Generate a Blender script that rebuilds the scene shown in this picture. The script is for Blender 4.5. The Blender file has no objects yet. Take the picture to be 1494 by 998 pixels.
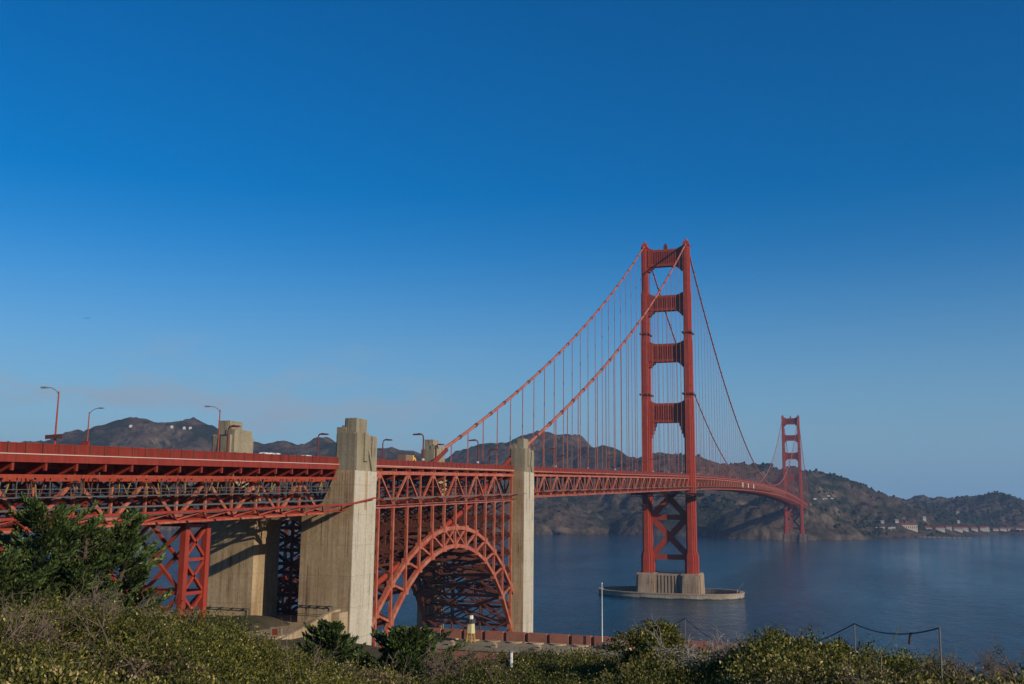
import bpy, math, random
import numpy as np
from mathutils import Vector, Matrix

# ------------------------------------------------------------------ camera, sky, sun, exposure
S = bpy.context.scene
COL = S.collection
CAM = (114.65, -652.52, 52.0)
cam_d = bpy.data.cameras.new('camera')
cam = bpy.data.objects.new('camera', cam_d); COL.objects.link(cam)
yaw, pit, roll = -0.3264, 0.1625, 0.0102
Fv = Vector((math.sin(yaw)*math.cos(pit), math.cos(yaw)*math.cos(pit), math.sin(pit)))
Rv = Vector((math.cos(yaw), -math.sin(yaw), 0)); Uv = Rv.cross(Fv)
R2 = Rv*math.cos(roll)+Uv*math.sin(roll); U2 = -Rv*math.sin(roll)+Uv*math.cos(roll)
M = Matrix((R2, U2, -Fv)).transposed().to_4x4(); M.translation = Vector(CAM)
cam.matrix_world = M
cam_d.sensor_width = 36.0; cam_d.lens = 36.0*1490.24/1494.0
cam_d.clip_start = 0.3; cam_d.clip_end = 40000
S.camera = cam
S.render.resolution_x, S.render.resolution_y = 1024, 684

SUN_DIR = Vector((2.5, -1.0, 1.08)).normalized()      # towards the sun
EL = math.asin(SUN_DIR.z); AZ = math.atan2(SUN_DIR.x, SUN_DIR.y)
world = bpy.data.worlds.new('World'); S.world = world; world.use_nodes = True
wn, wl = world.node_tree.nodes, world.node_tree.links
wn.clear()
sky = wn.new('ShaderNodeTexSky'); sky.sky_type = 'NISHITA'; sky.sun_disc = False
sky.sun_elevation = EL; sky.sun_rotation = AZ; sky.altitude = 50
sky.air_density = 1.0; sky.dust_density = 0.3; sky.ozone_density = 3.0
hs = wn.new('ShaderNodeHueSaturation'); hs.inputs['Saturation'].default_value = 1.5; hs.inputs['Hue'].default_value = 0.508
hs.inputs['Value'].default_value = 1.15
wl.new(sky.outputs[0], hs.inputs['Color'])
# thin low cloud in the sky, away to the north-west
geo = wn.new('ShaderNodeTexCoord')
sep = wn.new('ShaderNodeSeparateXYZ'); wl.new(geo.outputs['Generated'], sep.inputs[0])
mp = wn.new('ShaderNodeMapping'); mp.inputs['Scale'].default_value = (8, 8, 26)
wl.new(geo.outputs['Generated'], mp.inputs[0])
nz = wn.new('ShaderNodeTexNoise'); nz.inputs['Scale'].default_value = 1.0; nz.inputs['Detail'].default_value = 7; nz.inputs['Roughness'].default_value = 0.55
wl.new(mp.outputs[0], nz.inputs['Vector'])
rp = wn.new('ShaderNodeMapRange'); rp.inputs[1].default_value = 0.45; rp.inputs[2].default_value = 0.66; rp.interpolation_type = 'SMOOTHSTEP'
wl.new(nz.outputs[0], rp.inputs[0])
band = wn.new('ShaderNodeValToRGB')            # by elevation: clouds only in a low band
for e, (p, v) in zip((0, 1), ((0.0, 1.0), (1.0, 0.0))):
    band.color_ramp.elements[e].position = p; band.color_ramp.elements[e].color = (v, v, v, 1)
band.color_ramp.elements[0].position = 0.095; band.color_ramp.elements[1].position = 0.165
wl.new(sep.outputs[2], band.inputs[0])
side = wn.new('ShaderNodeMapRange'); side.inputs[1].default_value = -0.28; side.inputs[2].default_value = -0.5
side.interpolation_type = 'SMOOTHSTEP'
wl.new(sep.outputs[0], side.inputs[0])
def wmath(op, a, b):
    m = wn.new('ShaderNodeMath'); m.operation = op
    for i, v in enumerate((a, b)):
        if isinstance(v, (int, float)): m.inputs[i].default_value = v
        else: wl.new(v, m.inputs[i])
    return m.outputs[0]
cm = wmath('MULTIPLY', wmath('MULTIPLY', rp.outputs[0], band.outputs[0]), side.outputs[0])
cm = wmath('MULTIPLY', cm, 0.85)
hzr = wn.new('ShaderNodeMapRange'); hzr.inputs[1].default_value = -0.02; hzr.inputs[2].default_value = 0.26; hzr.inputs[3].default_value = 0.92; hzr.inputs[4].default_value = 0.0
hzr.interpolation_type = 'SMOOTHSTEP'; wl.new(sep.outputs[2], hzr.inputs[0])
hzm = wn.new('ShaderNodeMixRGB'); wl.new(hzr.outputs[0], hzm.inputs[0]); wl.new(hs.outputs[0], hzm.inputs[1]); hzm.inputs[2].default_value = (1.55, 3.25, 5.3, 1)
mix = wn.new('ShaderNodeMixRGB'); wl.new(cm, mix.inputs[0]); wl.new(hzm.outputs[0], mix.inputs[1])
mix.inputs[2].default_value = (3.1, 4.1, 5.35, 1)
bg = wn.new('ShaderNodeBackground'); bg.inputs['Strength'].default_value = 0.09
wl.new(mix.outputs[0], bg.inputs[0])
wo = wn.new('ShaderNodeOutputWorld'); wl.new(bg.outputs[0], wo.inputs[0])

sun_d = bpy.data.lights.new('sun', 'SUN'); sun_d.energy = 4.4; sun_d.angle = math.radians(0.53); sun_d.color = (1.0, 0.87, 0.70)
sun = bpy.data.objects.new('sun', sun_d); COL.objects.link(sun)
sun.rotation_euler = SUN_DIR.to_track_quat('Z', 'Y').to_euler()
vs = S.view_settings; S.display_settings.display_device = 'sRGB'
vs.view_transform = 'Standard'; vs.look = 'None'; vs.exposure = 0.0; vs.gamma = 1.0; vs.use_curve_mapping = False
cy = S.cycles
cy.use_denoising = True; cy.max_bounces = 6; cy.diffuse_bounces = 3; cy.glossy_bounces = 3; cy.transmission_bounces = 3
cy.volume_bounces = 1; cy.transparent_max_bounces = 6; cy.caustics_reflective = False; cy.caustics_refractive = False
cy.sample_clamp_indirect = 6.0

# ------------------------------------------------------------------ measured points
RIDGES = {
  'hawk': ([(-2139.6, 1327.0, 179.5), (-1943.8, 1529.9, 214.5), (-1850.0, 1548.1, 238.2), (-1779.6, 1543.4, 240.5), (-1754.9, 1564.4, 258.0), (-1720.5, 1593.0, 274.3), (-1687.3, 1619.7, 279.6), (-1634.9, 1660.3, 278.4), (-1589.6, 1693.9, 280.5), (-1558.3, 1716.2, 263.2), (-1486.2, 1705.4, 231.8), (-1398.4, 1762.7, 212.4), (-1320.7, 1751.6, 221.9), (-1249.2, 1792.9, 231.1), (-1168.6, 1836.1, 222.0), (-1014.7, 1854.9, 199.7), (-928.1, 1838.0, 180.1)], 520, 1.15),
  'mid': ([(-970.4, 2144.4, 223.3), (-876.8, 2178.9, 252.5), (-816.0, 2199.5, 269.2), (-743.2, 2222.2, 275.8), (-695.0, 2236.2, 270.2), (-636.5, 2179.6, 238.0)], 480, 1.2),
  'midspur': ([(-737.4, 2203.1, 256.4), (-702.7, 2088.2, 153.2), (-679.6, 1980.3, 67.9)], 170, 1.0),
  'shoulder': ([(-628.8, 2150.6, 232.2), (-577.4, 2112.2, 231.2), (-539.7, 2100.8, 226.3), (-511.1, 2076.7, 219.0), (-487.0, 2061.6, 206.9), (-432.6, 2042.5, 203.6), (-393.6, 2050.1, 203.7), (-330.5, 2030.8, 195.0), (-282.2, 2018.1, 192.2), (-227.5, 2025.7, 174.7), (-172.7, 2032.1, 174.7), (-120.3, 2037.2, 164.3), (-71.5, 2041.1, 159.1), (-16.5, 2044.3, 153.9), (23.1, 2045.9, 148.8)], 310, 1.05),
  'eastslope': ([(23.1, 2045.9, 148.8), (57.1, 2096.9, 124.6), (89.1, 2147.4, 108.4), (120.7, 2247.5, 99.7), (156.0, 2347.2, 90.4), (191.7, 2446.5, 86.2), (247.9, 2594.7, 78.3)], 290, 1.05),
  'fareast': ([(237.9, 3145.5, 94.1), (304.3, 3142.7, 103.8), (371.1, 3138.8, 99.6), (421.8, 3135.0, 90.7), (515.6, 3126.3, 84.5)], 400, 1.0),
  'forest': ([(385.2, 2816.9, 68.5), (405.6, 2815.3, 87.5), (429.4, 2813.2, 98.1), (452.6, 2811.0, 102.4), (483.1, 2807.9, 102.5), (511.3, 2804.8, 100.6), (539.1, 2801.5, 96.6), (568.1, 2797.8, 86.5), (629.7, 2789.2, 78.8), (940.2, 2748.7, 67.6)], 300, 0.9),
  'cliffwest': ([(-548.9, 2098.6, 218.8), (-582.0, 2038.8, 151.2), (-600.0, 1951.2, 80.6), (-617.0, 1894.5, 38.2)], 170, 0.65),
  'spurb': ([(-280.8, 2008.2, 188.2), (-291.7, 1895.3, 145.5), (-322.8, 1798.7, 96.6), (-344.0, 1733.8, 47.9), (-357.0, 1700.7, 19.9)], 125, 0.55),
  'cliffmid': ([(-201.1, 1978.6, 165.5), (-200.4, 1827.6, 102.5), (-211.5, 1725.2, 54.0), (-224.6, 1672.9, 25.1)], 105, 0.6),
  'lime': ([(-16.1, 2034.3, 150.1), (-38.2, 1762.6, 115.6), (-50.8, 1611.4, 82.6), (-55.9, 1540.9, 59.3), (-53.5, 1500.9, 37.3)], 110, 0.55),
  'limetip': ([(-31.1, 1522.6, 69.1), (16.0, 1515.2, 59.8), (41.0, 1536.2, 39.6), (60.5, 1576.8, 21.6), (73.1, 1597.1, 11.8)], 58, 0.6),
  'roadhill': ([(-66.0, 1941.2, 110.3), (5.7, 1935.2, 87.5), (52.7, 1946.7, 86.3), (90.1, 2027.4, 64.3), (124.5, 2107.5, 41.1), (179.2, 2206.7, 15.1)], 125, 1.0),
  'shore': ([(78.3, 2147.2, 7.4), (123.7, 2247.5, 10.1), (192.1, 2396.5, 7.2), (287.0, 2522.8, 6.7), (379.6, 2556.6, 7.7), (532.3, 2459.6, 7.9), (698.0, 2412.5, 9.6)], 100, 0.6),
  'valley': ([(71.2, 2197.1, 57.8), (139.6, 2297.4, 49.6), (212.4, 2425.9, 40.8), (310.8, 2591.5, 37.4), (392.1, 2686.0, 37.9)], 200, 0.9),
}
GROUND_PTS = [(76.94, -612.48, 44.6), (78.5, -611.07, 44.2), (80.42, -609.48, 43.5), (69.47, -613.05, 46), (79.17, -586.45, 37), (89.41, -595.89, 38.5), (84.13, -600.86, 39.5), (95.43, -593.58, 37.0), (101.3, -594.03, 36), (107.58, -597.98, 34), (115.52, -612.53, 37), (120.43, -607.9, 33), (126.12, -603.86, 32), (13.7, -482, 28.2), (-16, -474, 28.4), (0, -490, 28.4), (0, -462, 28.6), (14, -511, 27.5), (-14, -511, 26), (14, -555, 36), (-14, -555, 33), (40, -575, 41.5), (20, -620, 48), (-40, -620, 44), (22, -450, 19), (10, -440, 15), (0, -420, 9), (0, -380, 4), (60, -385, 4), (80, -400, 4), (40, -430, 12), (100, -450, 5), (110, -500, 12), (150, -560, 14), (180, -600, 24), (45, -480, 25), (-45, -470, 13), (-60, -510, 8), (-60, -440, -3), (-90, -470, -10), (-90, -560, -4), (-120, -620, 5), (-10, -330, -9), (60, -330, -9), (110, -360, -9), (140, -430, -9), (170, -500, -9), (210, -560, -6), (240, -640, 5), (114, -720, 49), (20, -720, 50), (200, -720, 45)]
CREST = [(-0.8535, 17, 50.13), (-0.7769, 17, 50.06), (-0.7121, 18, 50.0), (-0.6374, 18, 49.91), (-0.6007, 19, 49.53), (-0.5574, 20, 49.06), (-0.5132, 22, 48.45), (-0.4561, 24, 47.81), (-0.4047, 30, 46.62), (-0.3538, 34, 46.7), (-0.302, 36, 46.56), (-0.2503, 30, 47.28), (-0.1925, 22, 48.76), (-0.136, 18, 49.01), (-0.0801, 15, 49.71), (-0.0086, 15, 49.74), (0.0429, 14, 49.81), (0.0755, 13, 49.89), (0.1258, 13, 49.88), (0.2039, 12, 50.05)]

rng = np.random.default_rng(7); random.seed(7)

# ------------------------------------------------------------------ materials
def mat(name, col, rough=0.6, metal=0.0, spec=0.4):
    m = bpy.data.materials.new(name); m.use_nodes = True
    b = m.node_tree.nodes['Principled BSDF']
    b.inputs['Base Color'].default_value = (*col, 1); b.inputs['Roughness'].default_value = rough
    b.inputs['Metallic'].default_value = metal; b.inputs['Specular IOR Level'].default_value = spec
    return m
def N(m, t, **kw):
    n = m.node_tree.nodes.new(t)
    for k, v in kw.items():
        if k.startswith('_'): n.inputs[int(k[1:])].default_value = v
        else: setattr(n, k, v)
    return n
def L(m, a, b): m.node_tree.links.new(a, b)
def noise(m, vec, scale, detail=4, rough=0.55):
    n = N(m, 'ShaderNodeTexNoise'); n.inputs['Scale'].default_value = scale
    n.inputs['Detail'].default_value = detail; n.inputs['Roughness'].default_value = rough
    if vec is not None: L(m, vec, n.inputs['Vector'])
    return n.outputs[0]
def coords(m, scale=(1, 1, 1), kind='Object', rot=(0, 0, 0)):
    t = N(m, 'ShaderNodeTexCoord'); p = N(m, 'ShaderNodeMapping'); p.inputs['Scale'].default_value = scale
    p.inputs['Rotation'].default_value = rot
    L(m, t.outputs[kind], p.inputs[0]); return p.outputs[0]
def ramp(m, fac, stops):
    r = N(m, 'ShaderNodeValToRGB'); e = r.color_ramp.elements
    while len(e) < len(stops): e.new(0.5)
    for q, (p, c) in zip(e, stops): q.position = p; q.color = (*c, 1) if len(c) == 3 else c
    L(m, fac, r.inputs[0]); return r.outputs[0]
def mixc(m, fac, a, b, mode='MIX'):
    x = N(m, 'ShaderNodeMixRGB', blend_type=mode)
    for i, v in enumerate((fac, a, b)):
        if hasattr(v, 'links'): L(m, v, x.inputs[i])
        elif isinstance(v, (int, float)): x.inputs[i].default_value = v
        else: x.inputs[i].default_value = (*v, 1)
    return x.outputs[0]
def bumpn(m, h, dist, strength=1.0, prev=None):
    b = N(m, 'ShaderNodeBump'); b.inputs['Distance'].default_value = dist; b.inputs['Strength'].default_value = strength
    L(m, h, b.inputs['Height'])
    if prev is not None: L(m, prev, b.inputs['Normal'])
    return b.outputs[0]
def bsdf(m): return m.node_tree.nodes['Principled BSDF']

def orange_paint(name, col, faded, amt, seam=0):
    m = mat(name, col, 0.5)
    f = ramp(m, noise(m, coords(m), 0.35, 6, 0.65), ((0.42, (0, 0, 0)), (0.72, (1, 1, 1))))
    st = ramp(m, noise(m, coords(m, (1.2, 1.2, 0.06)), 1.5, 4), ((0.45, (0, 0, 0)), (0.75, (1, 1, 1))))
    f2 = N(m, 'ShaderNodeMath', operation='MULTIPLY', _1=amt); L(m, f, f2.inputs[0])
    c = mixc(m, f2.outputs[0], col, faded)
    f3 = N(m, 'ShaderNodeMath', operation='MULTIPLY', _1=0.6); L(m, st, f3.inputs[0])
    c = mixc(m, f3.outputs[0], c, (col[0]*0.45, col[1]*0.5, col[2]*0.6))
    if seam:
        sp = N(m, 'ShaderNodeSeparateXYZ'); L(m, coords(m), sp.inputs[0])
        md = N(m, 'ShaderNodeMath', operation='PINGPONG', _1=seam/2); L(m, sp.outputs[2], md.inputs[0])
        lt = N(m, 'ShaderNodeMapRange', _1=0.0, _2=0.3, _3=0.5, _4=0.0); L(m, md.outputs[0], lt.inputs[0])
        c = mixc(m, lt.outputs[0], c, (col[0]*.4, col[1]*.45, col[2]*.5))
    L(m, c, bsdf(m).inputs['Base Color'])
    return m
M_TOWER = orange_paint('tower_orange', (0.33, 0.040, 0.016), (0.40, 0.095, 0.05), 0.5, 6.9)
M_RED = orange_paint('international_orange', (0.30, 0.044, 0.017), (0.38, 0.085, 0.045), 0.45)
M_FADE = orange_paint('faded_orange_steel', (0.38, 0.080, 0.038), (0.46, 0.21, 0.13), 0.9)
M_DEEP = orange_paint('fresh_orange_steel', (0.29, 0.034, 0.014), (0.32, 0.06, 0.032), 0.55)
M_RAIL = orange_paint('railing_orange', (0.235, 0.027, 0.011), (0.29, 0.055, 0.03), 0.5)
M_BROWN = orange_paint('dark_brown_steel', (0.12, 0.035, 0.022), (0.16, 0.07, 0.045), 0.6)  # duller dark brown, used for the arch interior and far rib among others
M_GREY = mat('galvanised_grey', (0.28, 0.28, 0.27), 0.5, 0.3)
M_POST = mat('weathered_post', (0.13, 0.125, 0.12), 0.6)
M_SCAF = mat('scaffold_grey', (0.11, 0.105, 0.095), 0.6, 0.2)
M_YEL2 = mat('dull_yellow', (0.30, 0.20, 0.05), 0.7)
M_NET = mat('net_grey', (0.15, 0.085, 0.065), 0.7)
M_DARK = mat('dark_steel', (0.035, 0.035, 0.04), 0.5)
M_ASPH = mat('asphalt', (0.05, 0.05, 0.05), 0.9)
M_LITLEDGE = mat('sunlit_ledge', (0.55, 0.45, 0.38), 0.8)  # sunlight on the deck-edge ledge is put into this pale colour
M_WHITE = mat('white_paint', (0.62, 0.61, 0.58), 0.45)
M_GLASS = mat('lamp_glass', (0.7, 0.68, 0.55), 0.15)
M_WINDOW = mat('dark_glass', (0.02, 0.025, 0.03), 0.08)
M_YELLOW = mat('yellow_paint', (0.75, 0.42, 0.02), 0.45)
M_LAMP = mat('lamp_dark_red', (0.13, 0.022, 0.014), 0.5)
M_TYRE = mat('tyre_rubber', (0.02, 0.02, 0.02), 0.9)
M_BROWNBOX = mat('brown_box', (0.22, 0.13, 0.08), 0.7)

def concrete(name, a, b, stain, seam=1.0, streak=0.6):
    m = mat(name, a, 0.85, 0, 0.25)
    big = noise(m, coords(m), 0.09, 5, 0.6)
    c = mixc(m, ramp(m, big, ((0.38, (0, 0, 0)), (0.66, (1, 1, 1)))), a, b)
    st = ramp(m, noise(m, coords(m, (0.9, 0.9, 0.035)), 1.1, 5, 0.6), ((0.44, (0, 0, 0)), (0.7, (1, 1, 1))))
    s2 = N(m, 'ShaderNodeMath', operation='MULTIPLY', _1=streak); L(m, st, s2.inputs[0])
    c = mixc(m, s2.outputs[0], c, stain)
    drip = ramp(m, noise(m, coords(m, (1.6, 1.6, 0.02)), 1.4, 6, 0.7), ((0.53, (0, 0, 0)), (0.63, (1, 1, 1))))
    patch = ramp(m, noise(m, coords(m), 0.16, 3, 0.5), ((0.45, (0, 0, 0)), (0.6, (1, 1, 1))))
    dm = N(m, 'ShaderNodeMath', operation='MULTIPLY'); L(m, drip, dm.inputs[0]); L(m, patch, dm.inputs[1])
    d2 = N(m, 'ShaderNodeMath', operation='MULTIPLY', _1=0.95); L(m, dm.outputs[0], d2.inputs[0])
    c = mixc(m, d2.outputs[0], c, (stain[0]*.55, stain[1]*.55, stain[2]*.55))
    fine = noise(m, coords(m), 1.7, 6, 0.7)
    c = mixc(m, 0.32, c, ramp(m, fine, ((0.3, (0.25, 0.25, 0.25)), (0.7, (0.8, 0.8, 0.8)))), 'OVERLAY')
    # pour joints and board marks
    def seams(period, width, axis):
        sp = N(m, 'ShaderNodeSeparateXYZ'); L(m, coords(m), sp.inputs[0])
        md = N(m, 'ShaderNodeMath', operation='PINGPONG', _1=period/2); L(m, sp.outputs[axis], md.inputs[0])
        lt = N(m, 'ShaderNodeMapRange', _1=0.0, _2=width, _3=1.0, _4=0.0); L(m, md.outputs[0], lt.inputs[0])
        return lt.outputs[0]
    for per, w, amt in ((6.1, 0.16, 0.32), (1.5, 0.10, 0.09)):
        q = N(m, 'ShaderNodeMath', operation='MULTIPLY', _1=amt*seam); L(m, seams(per, w, 2), q.inputs[0])
        c = mixc(m, q.outputs[0], c, (a[0]*0.35, a[1]*0.33, a[2]*0.3))
    L(m, c, bsdf(m).inputs['Base Color'])
    L(m, bumpn(m, fine, 0.12, 0.6), bsdf(m).inputs['Normal'])
    return m
M_CONC = concrete('aged_concrete', (0.42, 0.32, 0.195), (0.30, 0.21, 0.115), (0.15, 0.088, 0.04))
M_CONCTOP = concrete('weathered_concrete', (0.29, 0.25, 0.17), (0.22, 0.185, 0.12), (0.13, 0.105, 0.06), 0.5, 0.7)
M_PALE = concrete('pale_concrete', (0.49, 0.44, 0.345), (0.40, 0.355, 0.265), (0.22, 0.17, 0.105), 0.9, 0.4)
M_PIER = concrete('pier_concrete', (0.36, 0.27, 0.19), (0.28, 0.2, 0.13), (0.17, 0.11, 0.07), 0.5, 0.6)
M_PIERFAR = concrete('far_pier_concrete', (0.2, 0.14, 0.105), (0.15, 0.10, 0.075), (0.09, 0.06, 0.045), 0.5, 0.6)
M_FENDER = concrete('fender_concrete', (0.34, 0.30, 0.24), (0.22, 0.19, 0.14), (0.08, 0.065, 0.045), 0.3, 0.5)

def brick(name):
    m = mat(name, (0.3, 0.1, 0.06), 0.9)
    b = N(m, 'ShaderNodeTexBrick'); b.inputs['Scale'].default_value = 1.2
    b.inputs['Color1'].default_value = (0.33, 0.10, 0.06, 1); b.inputs['Color2'].default_value = (0.25, 0.075, 0.045, 1)
    b.inputs['Mortar'].default_value = (0.3, 0.2, 0.15, 1); b.inputs['Mortar Size'].default_value = 0.02
    L(m, coords(m, rot=(math.pi/2, 0, 0)), b.inputs['Vector'])
    c = mixc(m, ramp(m, noise(m, coords(m), 0.4, 5), ((0.4, (0, 0, 0)), (0.75, (0.7, 0.7, 0.7)))), b.outputs[0], (0.16, 0.08, 0.05))
    L(m, c, bsdf(m).inputs['Base Color']); return m
M_BRICK = brick('red_brick')

def hills_mat():
    m = mat('hill_ground', (0.1, 0.08, 0.05), 0.95, 0, 0.1)
    g = N(m, 'ShaderNodeNewGeometry'); sp = N(m, 'ShaderNodeSeparateXYZ'); L(m, g.outputs['Normal'], sp.inputs[0])
    big = noise(m, coords(m), 0.006, 8, 0.62)
    mid = noise(m, coords(m), 0.022, 7, 0.65)
    grass = mixc(m, ramp(m, mid, ((0.35, (0, 0, 0)), (0.65, (1, 1, 1)))), (0.14, 0.095, 0.068), (0.08, 0.057, 0.04))
    c = mixc(m, ramp(m, big, ((0.44, (0, 0, 0)), (0.56, (1, 1, 1)))), grass, (0.028, 0.034, 0.02))
    c = mixc(m, ramp(m, noise(m, coords(m), 0.05, 5, 0.6), ((0.53, (0, 0, 0)), (0.62, (1, 1, 1)))), c, (0.026, 0.034, 0.017))
    rock = mixc(m, ramp(m, noise(m, coords(m, (1, 1, 0.35)), 0.045, 8, 0.72), ((0.40, (0, 0, 0)), (0.58, (1, 1, 1)))), (0.03, 0.026, 0.022), (0.19, 0.14, 0.095))
    steep = N(m, 'ShaderNodeMapRange', _1=0.80, _2=0.60); L(m, sp.outputs[2], steep.inputs[0])
    c = mixc(m, steep.outputs[0], c, rock)
    L(m, c, bsdf(m).inputs['Base Color'])
    L(m, bumpn(m, noise(m, coords(m), 0.05, 10, 0.72), 22.0, 0.9), bsdf(m).inputs['Normal'])
    return m
M_HILL = hills_mat()

def ground_mat():
    m = mat('bluff_soil', (0.1, 0.08, 0.05), 0.95, 0, 0.1)
    c = mixc(m, ramp(m, noise(m, coords(m), 0.15, 8, 0.65), ((0.4, (0, 0, 0)), (0.6, (1, 1, 1)))), (0.09, 0.068, 0.042), (0.035, 0.042, 0.018))
    c = mixc(m, ramp(m, noise(m, coords(m), 1.6, 6, 0.7), ((0.45, (0, 0, 0)), (0.75, (0.8, 0.8, 0.8)))), c, (0.15, 0.115, 0.07))
    L(m, c, bsdf(m).inputs['Base Color'])
    L(m, bumpn(m, noise(m, coords(m), 2.5, 8, 0.7), 0.25), bsdf(m).inputs['Normal']); return m
M_SOIL = ground_mat()

def water_mat():
    m = mat('sea_water', (0.006, 0.034, 0.062), 0.09)
    b = bsdf(m); b.inputs['IOR'].default_value = 1.33; b.inputs['Specular IOR Level'].default_value = 0.29
    patch = ramp(m, noise(m, coords(m, (1, 0.35, 1), rot=(0, 0, 0.5)), 0.006, 4, 0.6), ((0.35, (0, 0, 0)), (0.7, (1, 1, 1))))
    L(m, mixc(m, patch, (0.001, 0.027, 0.050), (0.002, 0.042, 0.073)), b.inputs['Base Color'])
    w1 = noise(m, coords(m, (1.0, 0.45, 1), rot=(0, 0, 0.35)), 0.10, 5, 0.6)
    w2 = noise(m, coords(m, (1.0, 0.55, 1), rot=(0, 0, -0.3)), 0.55, 4, 0.6)
    wind = ramp(m, noise(m, coords(m, (1, 0.22, 1), rot=(0, 0, 0.25)), 0.009, 5, 0.6), ((0.36, (.35, .35, .35)), (0.62, (1, 1, 1))))
    n1 = bumpn(m, w1, 3.4, 1.0); n2 = bumpn(m, w2, 0.9, 1.0, n1)
    for nd in m.node_tree.nodes:
        if nd.bl_idname == 'ShaderNodeBump': L(m, wind, nd.inputs['Strength'])
    L(m, n2, b.inputs['Normal']); return m
M_WATER = water_mat()

def leaf_mat(name, rough=0.6, trans=0.25):
    m = mat(name, (0.06, 0.09, 0.03), rough, 0, 0.25)
    a = N(m, 'ShaderNodeAttribute', attribute_name='Col'); L(m, a.outputs[0], bsdf(m).inputs['Base Color'])
    t = N(m, 'ShaderNodeBsdfTranslucent'); L(m, a.outputs[0], t.inputs[0])
    mx = N(m, 'ShaderNodeMixShader', _0=trans)
    out = m.node_tree.nodes['Material Output']
    L(m, bsdf(m).outputs[0], mx.inputs[1]); L(m, t.outputs[0], mx.inputs[2]); L(m, mx.outputs[0], out.inputs['Surface'])
    return m
M_LEAF = leaf_mat('shrub_leaves'); M_NEEDLE = leaf_mat('conifer_foliage', 0.7, 0.15)
M_TREEFAR = mat('far_foliage', (0.022, 0.032, 0.016), 0.95, 0, 0.1)
def bark_mat(name, a, b):
    m = mat(name, a, 0.9, 0, 0.2)
    L(m, mixc(m, ramp(m, noise(m, coords(m, (3, 3, 0.6)), 4, 5), ((0.4, (0, 0, 0)), (0.65, (1, 1, 1)))), a, b), bsdf(m).inputs['Base Color']); return m
M_BARK = bark_mat('bark', (0.09, 0.065, 0.045), (0.05, 0.035, 0.025))
M_TWIG = bark_mat('dead_twig', (0.17, 0.125, 0.09), (0.085, 0.06, 0.042))
M_TWIGGREY = bark_mat('grey_twig', (0.30, 0.265, 0.235), (0.17, 0.145, 0.125))
def rock_mat():
    m = mat('guano_rock', (0.2, 0.18, 0.15), 0.9)
    c = mixc(m, ramp(m, noise(m, coords(m), 0.25, 7, 0.7), ((0.45, (0, 0, 0)), (0.56, (1, 1, 1)))), (0.10, 0.085, 0.068), (0.62, 0.58, 0.5))
    L(m, c, bsdf(m).inputs['Base Color']); return m
M_ROCK = rock_mat()
M_WALLW = mat('house_wall', (0.36, 0.33, 0.29), 0.8); M_ROOF = mat('red_roof', (0.22, 0.055, 0.04), 0.8)

# ------------------------------------------------------------------ mesh helpers
class MB:
    def __init__(s): s.v = []; s.f = []
    def add(s, v, f):
        o = len(s.v); s.v += [tuple(p) for p in v]; s.f += [tuple(i+o for i in q) for q in f]; return s
    def box(s, x0, x1, y0, y1, z0, z1):
        v = [(x, y, z) for z in (z0, z1) for y in (y0, y1) for x in (x0, x1)]
        return s.add(v, [(0, 2, 3, 1), (4, 5, 7, 6), (0, 1, 5, 4), (2, 6, 7, 3), (0, 4, 6, 2), (1, 3, 7, 5)])
    def bar(s, a, b, w, h=None, up=(0, 0, 1)):
        h = w if h is None else h
        a = Vector(a); b = Vector(b); d = (b-a)
        if d.length < 1e-6: return s
        d.normalize(); u = Vector(up)
        if abs(d.dot(u)) > 0.95: u = Vector((0, 1, 0))
        x = d.cross(u).normalized(); z = x.cross(d)
        v = [p+x*(i*w/2)+z*(j*h/2) for p in (a, b) for (i, j) in ((-1, -1), (1, -1), (1, 1), (-1, 1))]
        return s.add(v, [(3, 2, 1, 0), (4, 5, 6, 7), (0, 1, 5, 4), (1, 2, 6, 5), (2, 3, 7, 6), (3, 0, 4, 7)])
    def tube(s, pts, r, n=6, r1=None, cap=True):
        pts = [Vector(p) for p in pts]; r1 = r if r1 is None else r1; o = len(s.v); k = len(pts)
        for i, p in enumerate(pts):
            d = (pts[min(i+1, k-1)]-pts[max(i-1, 0)]).normalized()
            u = Vector((0, 0, 1)) if abs(d.z) < 0.9 else Vector((1, 0, 0))
            x = d.cross(u).normalized(); y = x.cross(d); rr = r+(r1-r)*i/max(1, k-1)
            for j in range(n):
                a = 2*math.pi*j/n; s.v.append(tuple(p+x*(rr*math.cos(a))+y*(rr*math.sin(a))))
        for i in range(k-1):
            for j in range(n):
                a = o+i*n+j; b = o+i*n+(j+1) % n; s.f.append((a, b, b+n, a+n))
        if cap:
            s.f.append(tuple(o+j for j in range(n))[::-1]); s.f.append(tuple(o+(k-1)*n+j for j in range(n)))
        return s
    def prism(s, poly, z0, z1, top=1.0, c=(0, 0)):
        n = len(poly); v = [(x, y, z0) for x, y in poly]+[(c[0]+(x-c[0])*top, c[1]+(y-c[1])*top, z1) for x, y in poly]
        return s.add(v, [tuple(range(n))[::-1], tuple(range(n, 2*n))]+[(i, (i+1) % n, n+(i+1) % n, n+i) for i in range(n)])
    def extr(s, poly, axis, a, b):       # poly in the plane normal to axis, extruded from a to b
        n = len(poly)
        def P(q, t): return (t, q[0], q[1]) if axis == 0 else (q[0], t, q[1])
        return s.add([P(q, a) for q in poly]+[P(q, b) for q in poly], [tuple(range(n))[::-1], tuple(range(n, 2*n))]+[(i, (i+1) % n, n+(i+1) % n, n+i) for i in range(n)])
    def build(s, name, m, parent=None, smooth=False, loc=None):
        me = bpy.data.meshes.new(name); me.from_pydata(s.v, [], s.f); me.materials.append(m); me.update()
        if smooth: me.shade_smooth()
        o = bpy.data.objects.new(name, me); COL.objects.link(o)
        if parent is not None: o.parent = parent
        if loc is not None: o.location = loc
        return o
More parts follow.
